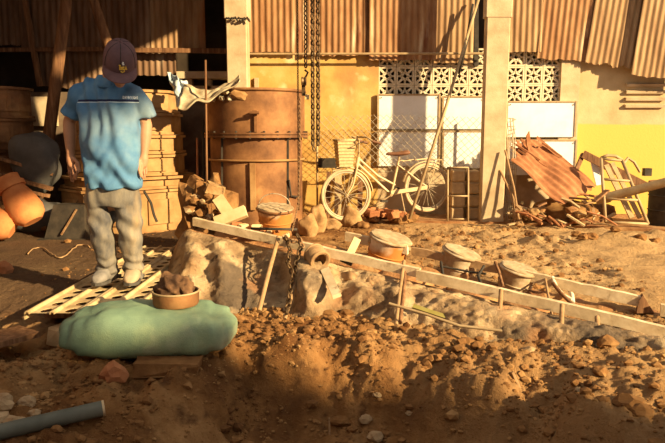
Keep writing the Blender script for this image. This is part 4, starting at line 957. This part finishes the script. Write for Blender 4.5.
q = at(303.5, 88, CY+.05); MB().box(q, (.028,.04,.12)).build('cheek', M['chain'], hbk)
MB().lathe([(0,-.02),(.03,-.02),(.036,-.015),(.028,0),(.036,.015),(.03,.02),(0,.02)], q+V(.005,-.03,.05), 16, Ry(math.pi/2)).build('sheave', M['chain'], hbk, smooth=40)
MB().tube([q+V(0,0,.06), q+V(.02,0,.09), q+V(.035,0,.12), q+V(.01,0,.14)], .009, 6).build('hook', M['chain'], hbk, smooth=True)
MB().box(q+V(.03,-.01,-.07), (.03,.03,.04)).build('latch', M['freshwood'], hbk)
MB().chain([at(300,96,CY+.03), at(300,150,CY+.03), at(298,205,CY+.03), at(292,232,4.85)], .008, .003).build('hoist_chain', M['chainrust'], label='thin rusty chain running down from the pulley block to the mould', cat='chain', smooth=True)
hv = [(286,236,4.66), (290,250,4.56), (288,262,4.46), (293,276,4.38), (290,292,4.26), (288,306,4.16), (286,318,4.06)]
MB().chain([at(*h_) for h_ in hv], .020, .0075).build('lifting_chain', M['chain'], label='heavy chain draped down the pale mould face, left length', cat='chain', smooth=True)
hv = [(297,234,4.70), (301,246,4.60), (298,256,4.52), (295,266,4.46), (299,276,4.38)]
MB().chain([at(*h_) for h_ in hv], .020, .0075).build('lifting_chain', M['chain'], label='heavy chain bunched on the plank rail, right length', cat='chain', smooth=True)
hv = [(283,238,4.68), (292,242,4.63), (300,240,4.64), (304,250,4.6)]
MB().chain([at(*h_) for h_ in hv], .019, .007).build('lifting_chain', M['chainrust'], label='rusty chain looped across the plank rail beside the spout', cat='chain', smooth=True)

# ------------------------------------------------------------------ perforated steel mats
def steel_mat(x0, y0, y1, z0, z1, label, cells=2, cw=.145):
    L_ = y1-y0; zz = lambda y: z0+(z1-z0)*(y-y0)/L_
    t = thing('steel_mat', V(x0+cells*cw/2, (y0+y1)/2, min(z0,z1)), label, 'steel mat', 'perforated steel mats')
    n = int(L_/.15); ch = L_/n; NS = 16; sk = .10
    for c in range(cells):
        mb = MB()
        for i in range(n):
            cx = x0+(c+.5)*cw; cy = y0+(i+.5)*ch; ww = cw-.024; vs = []; hole = []
            per = []
            for k in range(NS):
                a = 2*math.pi*k/NS; ca, sa = math.cos(a), math.sin(a); m_ = max(abs(ca), abs(sa)); per.append((cx+ww/2*ca/m_, cy+ch/2*sa/m_)); hole.append((cx+.031*ca, cy+.046*sa))
            top = [V(x, y, zz(y)) for x, y in per]+[V(x, y, zz(y)-.004) for x, y in hole]+[V(cx+(x-cx)*1.0, cy+(y-cy)*1.0, zz(y)-.007) for x, y in hole]
            fs = []
            for k in range(NS):
                l = (k+1)%NS; fs += [(k, l, NS+l, NS+k), (NS+k, NS+l, 2*NS+l, 2*NS+k)]
            mb.add(top, fs)
            # corners of the cell
            for sx in (-1,1):
                for sy in (-1,1):
                    pass
        mb.build('hole_strip', M['matsteel'], t, smooth=30)
    for c in range(cells+1):
        xr = x0+c*cw; rr = []
        w = .015
        for y in (y0-.015, y0, y1, y1+.015):
            zc = zz(y); rr.append([V(xr-w, y, zc-.002), V(xr-w*.8, y, zc+.010), V(xr-w*.3, y, zc+.017), V(xr+w*.3, y, zc+.017), V(xr+w*.8, y, zc+.010), V(xr+w, y, zc-.002), V(xr+w*.75,y,zc-.004), V(xr+w*.3,y,zc+.009), V(xr-w*.3,y,zc+.009), V(xr-w*.75,y,zc-.004)])
        MB().loft(rr).build('rib', M['matsteel'], t, smooth=40)
    for sgn, xe in ((-1, x0-.012), (1, x0+cells*cw+.012)):
        nn = int(L_/.07)
        for i in range(0, nn, 2):
            y = y0+(i+.5)*L_/nn; MB().box((xe+sgn*.014, y, zz(y)-.018), (.008,.05,.045)).build('hook_tab', M['matsteel'], t)
    return t
ZM = .115
steel_mat(-1.765, 3.64, 6.0, ZM, .085, 'perforated steel mat under the man, left one')
steel_mat(-1.455, 3.66, 5.62, ZM+.004, .085, 'perforated steel mat under the man, right one beside the bag')
for i,(y,l) in enumerate(((4.0,'dark timber bearer under the near end of the steel mats'), (5.2,'dark timber bearer under the far end of the steel mats'))):
    MB().box((-1.46, y, .04), (.70,.10,.09)).build('timber_bearer', M['wood'], label=l, cat='timber')
# ------------------------------------------------------------------ sack, basin, props
bg0 = on(150, 352, -.10); BX, BY = at(150,330,3.52).x, 3.53; BZ = h1(BX, BY)
nu, nv = 72, 40; vs = []
HX, HY, HZ = .47, .235, .145
for j in range(nv+1):
    ph = -math.pi/2+math.pi*j/nv
    for i in range(nu):
        th = 2*math.pi*i/nu; c_, s_ = math.cos(th), math.sin(th); ex = .42
        x = math.copysign(abs(c_)**ex, c_); y = math.copysign(abs(s_)**ex, s_); cz = math.cos(ph)**.65; z = math.copysign(abs(math.sin(ph))**.8, math.sin(ph))
        pinch = 1-.22*abs(x)**4*abs(cz)
        px_, py_, pz_ = x*cz*HX, y*cz*HY*(1-.10*abs(x*cz)**3), z*HZ*pinch
        w = .012*mn.noise(V(px_*7, py_*5, pz_*6))+.008*math.sin(px_*60+6*mn.noise(V(px_*6,py_*6,pz_*3)))*abs(x*cz)**4 + .012*mn.noise(V(px_*22, py_*6, pz_*4))
        k = 1+w/.2
        if pz_ > 0: pz_ *= 1-.10*math.exp(-((px_-.07)/.16)**2)
        vs.append(V(BX+px_*k, BY+py_*k+.03*px_, BZ+HZ*.86+max(pz_*k, -HZ*.9)))
fs = [(j*nu+i, j*nu+(i+1)%nu, (j+1)*nu+(i+1)%nu, (j+1)*nu+i) for j in range(nv) for i in range(nu)]
sk_ = thing('filled_sack', V(BX, BY, BZ), 'bulging green woven plastic sack lying in front of the steel mats', 'sack')
MB().add(vs, fs).build('body', M['sack'], sk_, smooth=True)
MB().beam(V(BX-HX*.99, BY-.10, BZ+.10), V(BX-HX*.99, BY+.14, BZ+.11), .012, .05).build('stitched_end', M['sack'], sk_)
pb = at(176, 312, 3.56); zb_ = BZ+HZ*1.72
bs_ = thing('clay_basin', V(pb.x, 3.57, zb_), 'rusty ring basin heaped with wet dark clay on the green sack', 'basin'); rB = .128
MB().lathe([(0,0),(rB*.95,0),(rB,.01),(rB*1.02,.075),(rB*1.0,.078),(rB*.97,.075),(rB*.94,.012),(0,.012)], V(pb.x,3.57,zb_), 40).build('bowl', M['iron'], bs_, smooth=40)
MB().tube([V(pb.x+rB*1.0*math.cos(2*math.pi*i/40), 3.57+rB*1.0*math.sin(2*math.pi*i/40), zb_+.077) for i in range(40)], .006, 6, closed=True).build('rim', M['steel'], bs_, smooth=True)
cl = MB(); cl.blob(V(pb.x-.015,3.58,zb_+.085), (.095,.09,.085), 5, 4, .55, 2.2); cl.blob(V(pb.x+.06,3.55,zb_+.085), (.045,.05,.06), 8, 3, .5, 2.0)
cl2,_ = evalmesh(cl, .008, 1); cl2.build('clay_heap', M['darkclay'], bs_)
def hrest(px, py, zg=-.08):
    q = on(px, py, zg)
    for _ in range(4): q = on(px, py, h1(q.x, q.y))
    return V(q.x, q.y, h1(q.x, q.y))
q = hrest(62, 347); xform(jitterbox((.12,.20,.12), 31, .008), V(q.x,q.y+.08,q.z+.06), Rz(-.5)).build('prop_brick', M['brick'], label='square block under the left end of the green sack', cat='brick')
q = hrest(114, 372); MB().blob(q+V(0,0,.02), (.07,.05,.055), 12, 2, .6).build('foreground_stone', M['redbrick'], label='reddish triangular stone below the green sack', cat='stone')
# flat slab ledge below the sack
q = hrest(166, 371); xform(jitterbox((.34,.12,.08), 32, .012), V(q.x,q.y+.03,q.z+.015), Rz(.05)).build('stone_slab', M['clod'], label='flat brown slab under the front of the green sack', cat='slab')
# long pipe bottom left
a = hrest(-20, 446, -.2)+V(0,0,.05); b = hrest(104, 424, -.2)+V(0,0,.05)
tpz = thing('wooden_pipe', b, 'grey-green round pole lying at the lower left corner', 'pole')
MB().tube([a, a.lerp(b,.5), b], .036, 18).build('shaft', M['pipe'], tpz, smooth=50)
dd = (b-a).normalized(); MB().tube([b-dd*.004, b+dd*.006], .0365, 18).build('cut_end', M['woodend'], tpz, smooth=50)
for i,(px,py,r) in enumerate(((4,414,.045),(14,422,.04),(27,411,.032),(-6,424,.05),(36,420,.022))):
    q = hrest(px,py,-.2); MB().blob(q+V(0,0,r*.4), (r*1.3,r,r*.9), i+90, 2, .55).build('pale_rock', M['stone'], label=['pale rock behind the grey-green pole, upper left', 'pale rock touching the grey-green pole', 'pale rock standing apart right of the others by the pole', 'pale rock at the left picture edge by the pole', 'smallest pale rock behind the grey-green pole'][i], cat='rock')
# foreground stones picked out one by one
fst = [(231,296,.03),(365,362,.03),(317,327,.02),(377,362,.018),(410,367,.016),(375,438,.035),(430,352,.03),(492,352,.025),(528,352,.03),(541,342,.03),(610,338,.05),(606,345,.05),(628,408,.05),(640,412,.04),(600,372,.03),(580,383,.018),(613,432,.02),(330,318,.05),(347,316,.04),(466,345,.04),(440,350,.03),(300,410,.03),(270,420,.03),(200,400,.022),(235,430,.03),(340,430,.035),(520,330,.02),(566,240,.04),(590,243,.05),(615,240,.04),(640,246,.05),(655,242,.04),(545,236,.035),(600,262,.03),(576,236,.045),(583,240,.05),(531,236,.05)]
sides = lambda px: 'left' if px < 300 else ('middle' if px < 470 else 'right')
for i,(px,py,r) in enumerate(fst):
    back = py < 300 and px > 500
    q = hrest(px, py, 0 if back else -.08); m_ = 'stone' if i in (1,3,4,5,8,15,16,27,26) else 'clod'
    MB().blob(q+V(0,0,r*.35), (r*1.3, r, r*.8), i+500, 2, .6).build('dirt_stone', M[m_], label=(('pale' if m_=='stone' else 'brown')+(' stone on the dirt behind the mould at right' if back else f' stone on the trench bank, {sides(px)} part of the foreground')), cat='stone', group='stones '+('behind the mould' if back else 'on the trench bank')+' '+m_+' '+sides(px))
for i,(p0,y0,p1,y1,r,l) in enumerate(((215,365,211,394,.011,'short upright peg stuck in the bank below the sack'), (512,372,522,392,.010,'thin peg stuck in the right foreground bank'), (329,418,330,436,.006,'thin twig in the middle foreground'))):
    q = hrest(p1, y1, -.2); MB().tube([q-V(0,0,.03), at(p0, y0, q.y+.02)], r, 6).build('bank_peg', M['stick'], label=l, cat='peg')
# loose clods, beyond counting
rs = np.random.RandomState(4); cl = MB(); tv, tf = ICO[1]; cnt = 0
lipY = lambda x: np.interp(x, LX, LY)
while cnt < 14000:
    n_ = 4000; X = rs.uniform(-2.3, 2.4, n_); Yv = rs.uniform(1.9, 8.0, n_)
    dl = lipY(X)-Yv; dens = np.where(np.abs(dl+.02) < .3, 1, np.where(dl > .25, .8, np.where((Yv < 4.3) & (X > -1.0), .7, np.where((X > 0) & (Yv > 4.6), .12, .03)))); dens = dens*(.35+1.6*np.clip(fbm(X*4, Yv*4, 3, 77)+.3, 0, 1))
    keep = rs.uniform(0,1,n_) < dens; X, Yv = X[keep], Yv[keep]; Z = H(X, Yv); n_ = len(X)
    r = .0035+.011*rs.uniform(0,1,n_)**3+.018*(rs.uniform(0,1,n_) < .05); r = np.where(Yv > 4.5, r*1.15, r)
    for x_, y_, z_, r_ in zip(X, Yv, Z, r):
        sc = rs.uniform(.65, 1.3, (len(tv), 1)); P_ = tv*sc*r_*np.array([1.2, 1, .8])
        cl.add((P_+np.array([x_, y_, z_+r_*.3])).tolist(), tf); cnt += 1
cl.build('loose_clods', M['clod'], label='loose crumbs and clods scattered over the churned dirt', cat='soil', kind='stuff')
# ------------------------------------------------------------------ the man
MY = 4.28
def mp(px, py, dy=0): return at(px, py, MY+dy)
man = thing('person', V(mp(117,285).x, MY, ZM+.03), 'person in blue shirt, grey jeans and cap standing with head bowed', 'person')
hc = mp(120, 63, -.12)
fw = V(.22,-.74,-.62).normalized(); upv = (V(.06,0,1)-fw*fw.dot(V(.06,0,1))).normalized(); rt = fw.cross(upv).normalized()   # rt: towards image left/right
HR = Matrix((rt, fw, upv)).transposed()
def hd(x, y, z): return hc + HR @ V(x, y, z)
bd_ = MB()
# head: skull, jaw, nose, ears, neck
def ell(c, r, R, sub=3):
    vs, f_ = ICO[sub]; bd_.add([Vector(c)+R@V(p[0]*r[0], p[1]*r[1], p[2]*r[2]) for p in vs], f_)
ell(hc, (.078,.098,.10), HR); ell(hd(0,.035,-.06), (.058,.062,.075), HR); ell(hd(0,.075,-.105), (.03,.03,.022), HR, 2)
bd_.cone(hd(0,.098,-.005), hd(0,.120,-.045), .009, .016); 
for s_ in (-1,1): ell(hd(.078*s_,-.005,-.025), (.012,.022,.034), HR, 2)
ell(hd(0,.094,-.078), (.026,.012,.009), HR, 2)
chest = mp(110,108,.02); neckb = mp(111,79,.03)
bd_.cone(neckb, hd(0,-.02,-.07), .062, .056)
pel = mp(113,190,.02); bel = mp(112,150,.02)
def torso(c, rx, ry, rz): 
    vs, f_ = ICO[3]; bd_.add([c+V(p[0]*rx, p[1]*ry, p[2]*rz) for p in vs], f_)
torso(chest, .14, .085, .17); torso(bel, .14, .10, .2); torso(pel, .15, .11, .14)
shL, shR = mp(83,92,.03), mp(134,93,.02); elL, elR = mp(69.5,122,.06), mp(146,125,.05); wrL, wrR = mp(70.5,154,-.0), mp(144,154,0)
for sh_, el_, wr_ in ((shL,elL,wrL),(shR,elR,wrR)):
    bd_.cone(neckb-V(0,0,.04), sh_, .052, .050); bd_.cone(sh_, el_, .052, .041); bd_.cone(el_, el_.lerp(wr_,.35), .041, .042); bd_.cone(el_.lerp(wr_,.35), wr_, .042, .027)
hipL, hipR = mp(99,195,.02), mp(127,195,.02); knL, knR = mp(103,238,-.02), mp(130,236,.0); anL, anR = mp(108,276,.06), mp(134,276,.06)
for h_, k_, a_ in ((hipL,knL,anL),(hipR,knR,anR)):
    bd_.cone(h_, k_, .085, .056); bd_.cone(k_, a_, .054, .036)
def hand(w, tips, thumb, palm_end):
    bd_.cone(w, w.lerp(palm_end,.5), .026, .033); bd_.cone(w.lerp(palm_end,.5), palm_end, .033, .028)
    for (root, mid, tip) in tips:
        bd_.cone(root, mid, .0105, .0098, 8); bd_.cone(mid, tip, .0098, .0080, 8)
    (r0, r1, r2) = thumb; bd_.cone(r0, r1, .0135, .0115, 8); bd_.cone(r1, r2, .0115, .009, 8)
pe = mp(72,165,-.01)
hand(wrL, [(mp(75.0,165.5,-.045), mp(77.2,172,-.06), mp(76.0,179.5,-.045)), (mp(72.6,167,-.03), mp(74,174,-.045), mp(73.4,181.5,-.03)), (mp(70.6,167,-.005), mp(71.4,174,-.015), mp(71.6,181,0)), (mp(69,166,.02), mp(69.2,171.5,.015), mp(70,177,.025))],
     (mp(73.5,158.5,-.02), mp(78.6,163.5,-.05), mp(80.4,171,-.055)), pe)
pe = mp(143,164.5,-.01)
hand(wrR, [(mp(140.3,165,-.045), mp(139.2,171,-.06), mp(140.6,176.5,-.05)), (mp(142,166.5,-.03), mp(141.4,173,-.045), mp(142.8,178.5,-.035)), (mp(143.8,166.5,-.005), mp(144,173,-.01), mp(144.6,178,-.005)), (mp(145.6,165.5,.02), mp(146.3,170.5,.02), mp(146,174.5,.015))],
     (mp(141.4,158.5,-.02), mp(137.6,163,-.05), mp(137.0,169.5,-.055)), pe)
for an_, ft in ((anL, mp(112,289,-.07)), (anR, mp(136,287,-.07))): bd_.cone(an_, V(an_.x, an_.y, ZM+.085), .036, .036); bd_.cone(V(an_.x, an_.y, ZM+.085), V(an_.x, an_.y-.05, ZM+.075), .030, .020)
body, nor = evalmesh(bd_, .0058, 3, .5)
body.build('body', M['skin'], man, smooth=True)
for s_ in (-1,1):
    vs, f_ = ICO[2]; MB().add([hd(.032*s_,.088,-.012)+HR@V(p[0]*.012,p[1]*.010,p[2]*.007) for p in vs], f_).build('eye', M['eye'], man, smooth=True)
# hair: shell at sides and back under the cap
hs = MB(); vs, f_ = ICO[4]; keep = [i for i, p in enumerate(vs)]
fs = [f for f in f_ if all((vs[i][2] > -.55 and (vs[i][1] < .35 or vs[i][2] > .25)) for i in f)]
hs.add([hc+HR@V(p[0]*.0845,p[1]*.104,p[2]*.105) for p in vs], fs); hs.build('hair', M['hair'], man, smooth=True)
# cap
cap = thing('cap', man.location, None, None); cap.parent = man; cap.location = (0,0,0)
del_ = cap; 
bpy.data.objects.remove(cap)
cr_ = MB(); rings = []
prof_c = [(1.0,-.012),(1.01,.01),(1.0,.035),(.95,.07),(.84,.102),(.66,.126),(.42,.141),(.18,.147),(.02,.148)]
ca, cb = .102, .122
for (q, z) in prof_c:
    rings.append([hd(ca*q*math.cos(a), cb*q*math.sin(a)-.004, z) for a in [2*math.pi*k/40 for k in range(40)]])
inner = [[hd(ca*.96*q*math.cos(a), cb*.96*q*math.sin(a)-.004, z-.004) for a in [2*math.pi*k/40 for k in range(40)]] for (q, z) in prof_c[:1]]
crown = cr_.loft(inner+rings).build('cap_crown', M['cap'], man, smooth=60)
MB().lathe([(0,.006),(.009,.003),(.009,-.002)], hd(0,-.004,.148), 10, HR).build('button', M['cap'], crown, smooth=True)
for k in range(6):
    a = math.pi/2+2*math.pi*k/6; MB().tube([hd(ca*q*1.004*math.cos(a), cb*q*1.004*math.sin(a)-.004, z) for q, z in prof_c[1:-1]], .0022, 4).build('seam', M['hair'], crown)
bl = MB(); nb_, mb_ = 26, 6; top_, bot_ = [], []
for j in range(mb_+1):
    for i in range(nb_+1):
        a = math.pi*(.06+.88*i/nb_); f_ = j/mb_; ext = .078*f_*math.sin(a)**.55
        x = ca*math.cos(a)*(1+.06*f_); y = cb*math.sin(a)-.004+ext; z = .004-.030*f_*.6-.55*(x*x)/.1*.25*f_
        top_.append(hd(x,y,z)); bot_.append(hd(x,y,z-.005))
q_ = nb_+1; K = len(top_); fs = []
for j in range(mb_):
    for i in range(nb_):
        a = j*q_+i; fs += [(a,a+1,a+q_+1,a+q_), (K+a,K+a+q_,K+a+q_+1,K+a+1)]
for i in range(nb_): a = mb_*q_+i; fs.append((a,a+1,K+a+1,K+a)); fs.append((i,K+i,K+i+1,i+1))
for j in range(mb_): a = j*q_; fs.append((a,a+q_,K+a+q_,K+a)); a += nb_; fs.append((a,K+a,K+a+q_,a+q_))
bl.add(top_+bot_, fs).build('cap_brim', M['cap'], man, smooth=50)
# embroidered emblem on the cap front
def capsurf(u, z):     # u = angle offset from front (rad), z height -> point just outside the crown
    zz_ = [p[1] for p in prof_c]; qq = [p[0] for p in prof_c]; q = float(np.interp(z, zz_, qq)); a = math.pi/2+u
    return hd(ca*q*1.012*math.cos(a), cb*q*1.012*math.sin(a)-.004, z+.002)
def strokes(lst, r, mat, nm):
    mb = MB()
    for st in lst: mb.tube([capsurf(E0+u*.95, z+.005) for u, z in st], r, 5)
    return mb.build(nm, M[mat], crown)
E0 = .12 if rt.x < 0 else -.12; sg = 1 if rt.x < 0 else -1
sg = -1 if (capsurf(.2,.04)-capsurf(-.2,.04)).x < 0 else 1
E0 = .14*sg
letters = [[(-.24,.050),(-.12,.050)], [(-.18,.050),(-.18,.022)], [(-.10,.022),(-.10,.042),(-.04,.042),(-.02,.022)], [(.10,.042),(.02,.040),(.01,.028),(.08,.024),(.10,.032),(.10,.010),(.02,.008)], [(.16,.024),(.18,.046),(.24,.022)], [(.17,.032),(.23,.032)], [(-.12,.012),(-.02,.004),(.02,.008)]]
strokes([[(u*sg, z) for u, z in st] for st in letters], .0042, 'gold', 'cap_emblem')
strokes([[(u*sg, z) for u, z in st] for st in ([(.0,.056),(.02,.064),(.05,.060),(.04,.054)], [(-.02,.060),(.03,.072)])], .0048, 'white', 'cap_emblem_figure')
# shirt
sh = MB()
def ring(c, rx, ry, n=40, tilt=0, pw=.85):
    out = []
    for k in range(n):
        a = 2*math.pi*k/n; x = math.copysign(abs(math.cos(a))**pw, math.cos(a)); y = math.copysign(abs(math.sin(a))**pw, math.sin(a))
        out.append(c+V(x*rx, y*ry, tilt*x*rx))
    return out
sh.loft([ring(mp(111,78,.03), .075, .07), ring(mp(110,81,.03), .10, .085), ring(mp(109.5,87,.03), .145, .105), ring(mp(109,97,.02), .178, .128), ring(mp(109.5,112,.01), .20, .145), ring(mp(111,130,.0), .200, .15), ring(mp(112,150,0), .193, .15), ring(mp(112,168,0), .190, .15), ring(mp(112,181,0), .188, .15), ring(mp(112,188.5,0), .182, .145)])
for a0, a1, out in ((shL, elL, -1), (shR, elR, 1)):
    e = a0.lerp(a1, .80); d_ = (a1-a0).normalized()
    sh.tube([a0-d_*.03+V(-out*.05,0,.0), a0+V(-out*.008,0,.0), a0.lerp(a1,.4)+V(out*.006,0,0), e+V(out*.008,0,0)], [.064,.066,.068,.071], 20)
    sh.blob(a0+V(-out*.015,0,-.006), .068, 1, 3, 0)
    sh.tube([mp(111,84,.03), a0+V(-out*.01,0,0)], [.068,.066], 20)
shirt, nor = evalmesh(sh, .009, 5, .5)
P_ = np.array(shirt.v); cen = np.array(mp(111,130)[:])
def wr(p):
    x, y, z = p; rel = (z-1.0)
    f1 = mn.noise(V(x*9+z*2.2, y*6, z*2.6)); f2 = mn.noise(V(x*20-z*9, y*14, z*7+3)); f3 = mn.noise(V(x*6, y*6, z*13+5))
    fr_ = 1.0 if y < MY else .5
    low = max(0, min(1, (1.15-z)/.3))
    return fr_*(.026*f1+.010*f2+.016*f3*low) + .012*math.sin((x*1.2+z)*24+4*f1)*low*fr_ + fr_*.010*math.sin(x*55+7*mn.noise(V(x*4,0,z*3)))*max(0,min(1,(z-1.0)/.2))
W_ = np.array([wr(p) for p in shirt.v]); P_ = P_+nor*W_[:,None]
shirt.v = P_.tolist()
zst = mp(110,101).z
Ms = mk('blue shirt', [(.04,.11,.22), (.07,.17,.30), (.13,.25,.36)], 3, .85, .25, 130, over=[((.24,.31,.33), 2.2, .50, .72)])
nt = Ms.node_tree; N = nt.nodes; L = nt.links; b_ = N['Principled BSDF']; src = b_.inputs['Base Color'].links[0].from_socket
tc = N.new('ShaderNodeTexCoord'); sx_ = N.new('ShaderNodeSeparateXYZ'); L.new(tc.outputs['Object'], sx_.inputs[0])
def band(sock, lo, hi):
    a = N.new('ShaderNodeMath'); a.operation = 'GREATER_THAN'; L.new(sock, a.inputs[0]); a.inputs[1].default_value = lo
    b = N.new('ShaderNodeMath'); b.operation = 'LESS_THAN'; L.new(sock, b.inputs[0]); b.inputs[1].default_value = hi
    c = N.new('ShaderNodeMath'); c.operation = 'MULTIPLY'; L.new(a.outputs[0], c.inputs[0]); L.new(b.outputs[0], c.inputs[1]); return c.outputs[0]
def mul(a, b):
    c = N.new('ShaderNodeMath'); c.operation = 'MULTIPLY'; L.new(a, c.inputs[0]); L.new(b, c.inputs[1]); return c.outputs[0]
def mixc(m_, src, col):
    x = N.new('ShaderNodeMixRGB'); L.new(m_, x.inputs[0]); L.new(src, x.inputs[1]); x.inputs[2].default_value = (*col,1); return x.outputs[0]
zl = zst-man.location.z; xo = man.location.x
st_m = mul(band(sx_.outputs[2], zl-.008, zl+.006), band(sx_.outputs[0], mp(81,101).x-xo, mp(141,101).x-xo))
src = mixc(st_m, src, (.015,.02,.06))
src = mixc(mul(band(sx_.outputs[2], zl-.014, zl-.009), band(sx_.outputs[0], mp(81,101).x-xo, mp(141,101).x-xo)), src, (.5,.6,.66))
wv = N.new('ShaderNodeTexWave'); wv.inputs['Scale'].default_value = 38; wv.inputs['Distortion'].default_value = 6; wv.inputs['Detail Scale'].default_value = 4; L.new(tc.outputs['Object'], wv.inputs[0])
wm = N.new('ShaderNodeMath'); wm.operation = 'GREATER_THAN'; wm.inputs[1].default_value = .5; L.new(wv.outputs[1], wm.inputs[0])
tx = mul(mul(band(sx_.outputs[2], zl+.010, zl+.028), band(sx_.outputs[0], mp(126,99).x-xo, mp(140,99).x-xo)), wm.outputs[0])
src = mixc(tx, src, (.75,.8,.82)); L.new(src, b_.inputs['Base Color'])
so_ = shirt.build('shirt', Ms, man, smooth=True, origin=man.location)
# collar and hem piping
MB().tube([mp(111,82.5,.02)+V(.082*math.cos(a), .088*math.sin(a)-.02, -.012+.022*math.sin(a)) for a in [2*math.pi*k/32 for k in range(32)]], .008, 6, closed=True).build('collar', Ms, so_, smooth=True)
# jeans
je = MB()
je.loft([ring(mp(113,178,.01), .165, .125), ring(mp(113,190,.01), .172, .13), ring(mp(113,200,.01), .172, .128), ring(mp(113,206,.01), .16, .115)])
def leg(h_, k_, a_, hem):
    je.tube([h_+V(0,0,.0), h_.lerp(k_,.5), k_, k_.lerp(a_,.5), a_, hem], [.094,.084,.074,.068,.066,.072], 24)
leg(hipL, knL, anL, V(anL.x+.006, anL.y-.01, ZM+.075)); leg(hipR, knR, anR, V(anR.x+.004, anR.y-.01, ZM+.075))
jm, nor = evalmesh(je, .009, 3, .5); P_ = np.array(jm.v)
def wj(p):
    x, y, z = p; low = max(0, 1-abs(z-.22)/.14); kn = math.exp(-((z-.55)/.12)**2)
    f = mn.noise(V(x*12, y*8, z*5)); return .012*f + low*.012*math.sin(z*90+5*mn.noise(V(x*9,y*9,z*3))) + kn*.008*math.sin((z+x*.8)*50) + .006*mn.noise(V(x*25,y*20,z*12))
P_ = P_+nor*np.array([wj(p) for p in jm.v])[:,None]; jm.v = P_.tolist()
jm.build('jeans', M['jeans'], man, smooth=True)
# shoes
def shoe(an_, yaw, mat, nm):
    R = Rz(yaw); c = V(an_.x, an_.y+.02, ZM+.036); rings = []
    for (y, wv_, h_) in ((.085,.02,.05),(.075,.036,.09),(.03,.044,.115),(-.03,.046,.108),(-.09,.051,.084),(-.15,.050,.062),(-.185,.036,.045),(-.20,.012,.02)):
        rings.append([c+R@V(wv_*math.copysign(abs(math.cos(a))**.7,math.cos(a)), y, h_*.5+.012+h_*.5*math.copysign(abs(math.sin(a))**.8,math.sin(a))) for a in [2*math.pi*k/18 for k in range(18)]])
    o = MB().loft(rings).build('shoe', M[mat], man, smooth=60)
    out = [(.05,.09),(.046,.03),(.044,-.03),(.053,-.09),(.052,-.15),(.036,-.192),(0,-.208)]; pol = [(x,y) for x,y in out]+[(-x,y) for x,y in out[::-1][1:]]+[]
    MB().prism([c+R@V(x,y,0) for x,y in pol], (0,0,.02)).build('sole', M['rubber'], o)
    lc = MB()
    for k in range(4): y = -.035-.022*k; z = .118-.011*k; lc.tube([c+R@V(-.028,y,z-.012), c+R@V(0,y-.004,z+.004), c+R@V(.028,y,z-.012)], .0035, 5)
    lc.build('laces', M['palecloth'], o)
shoe(anL, -.10, 'shoe', 'l'); shoe(anR, .12, 'shoetan', 'r')
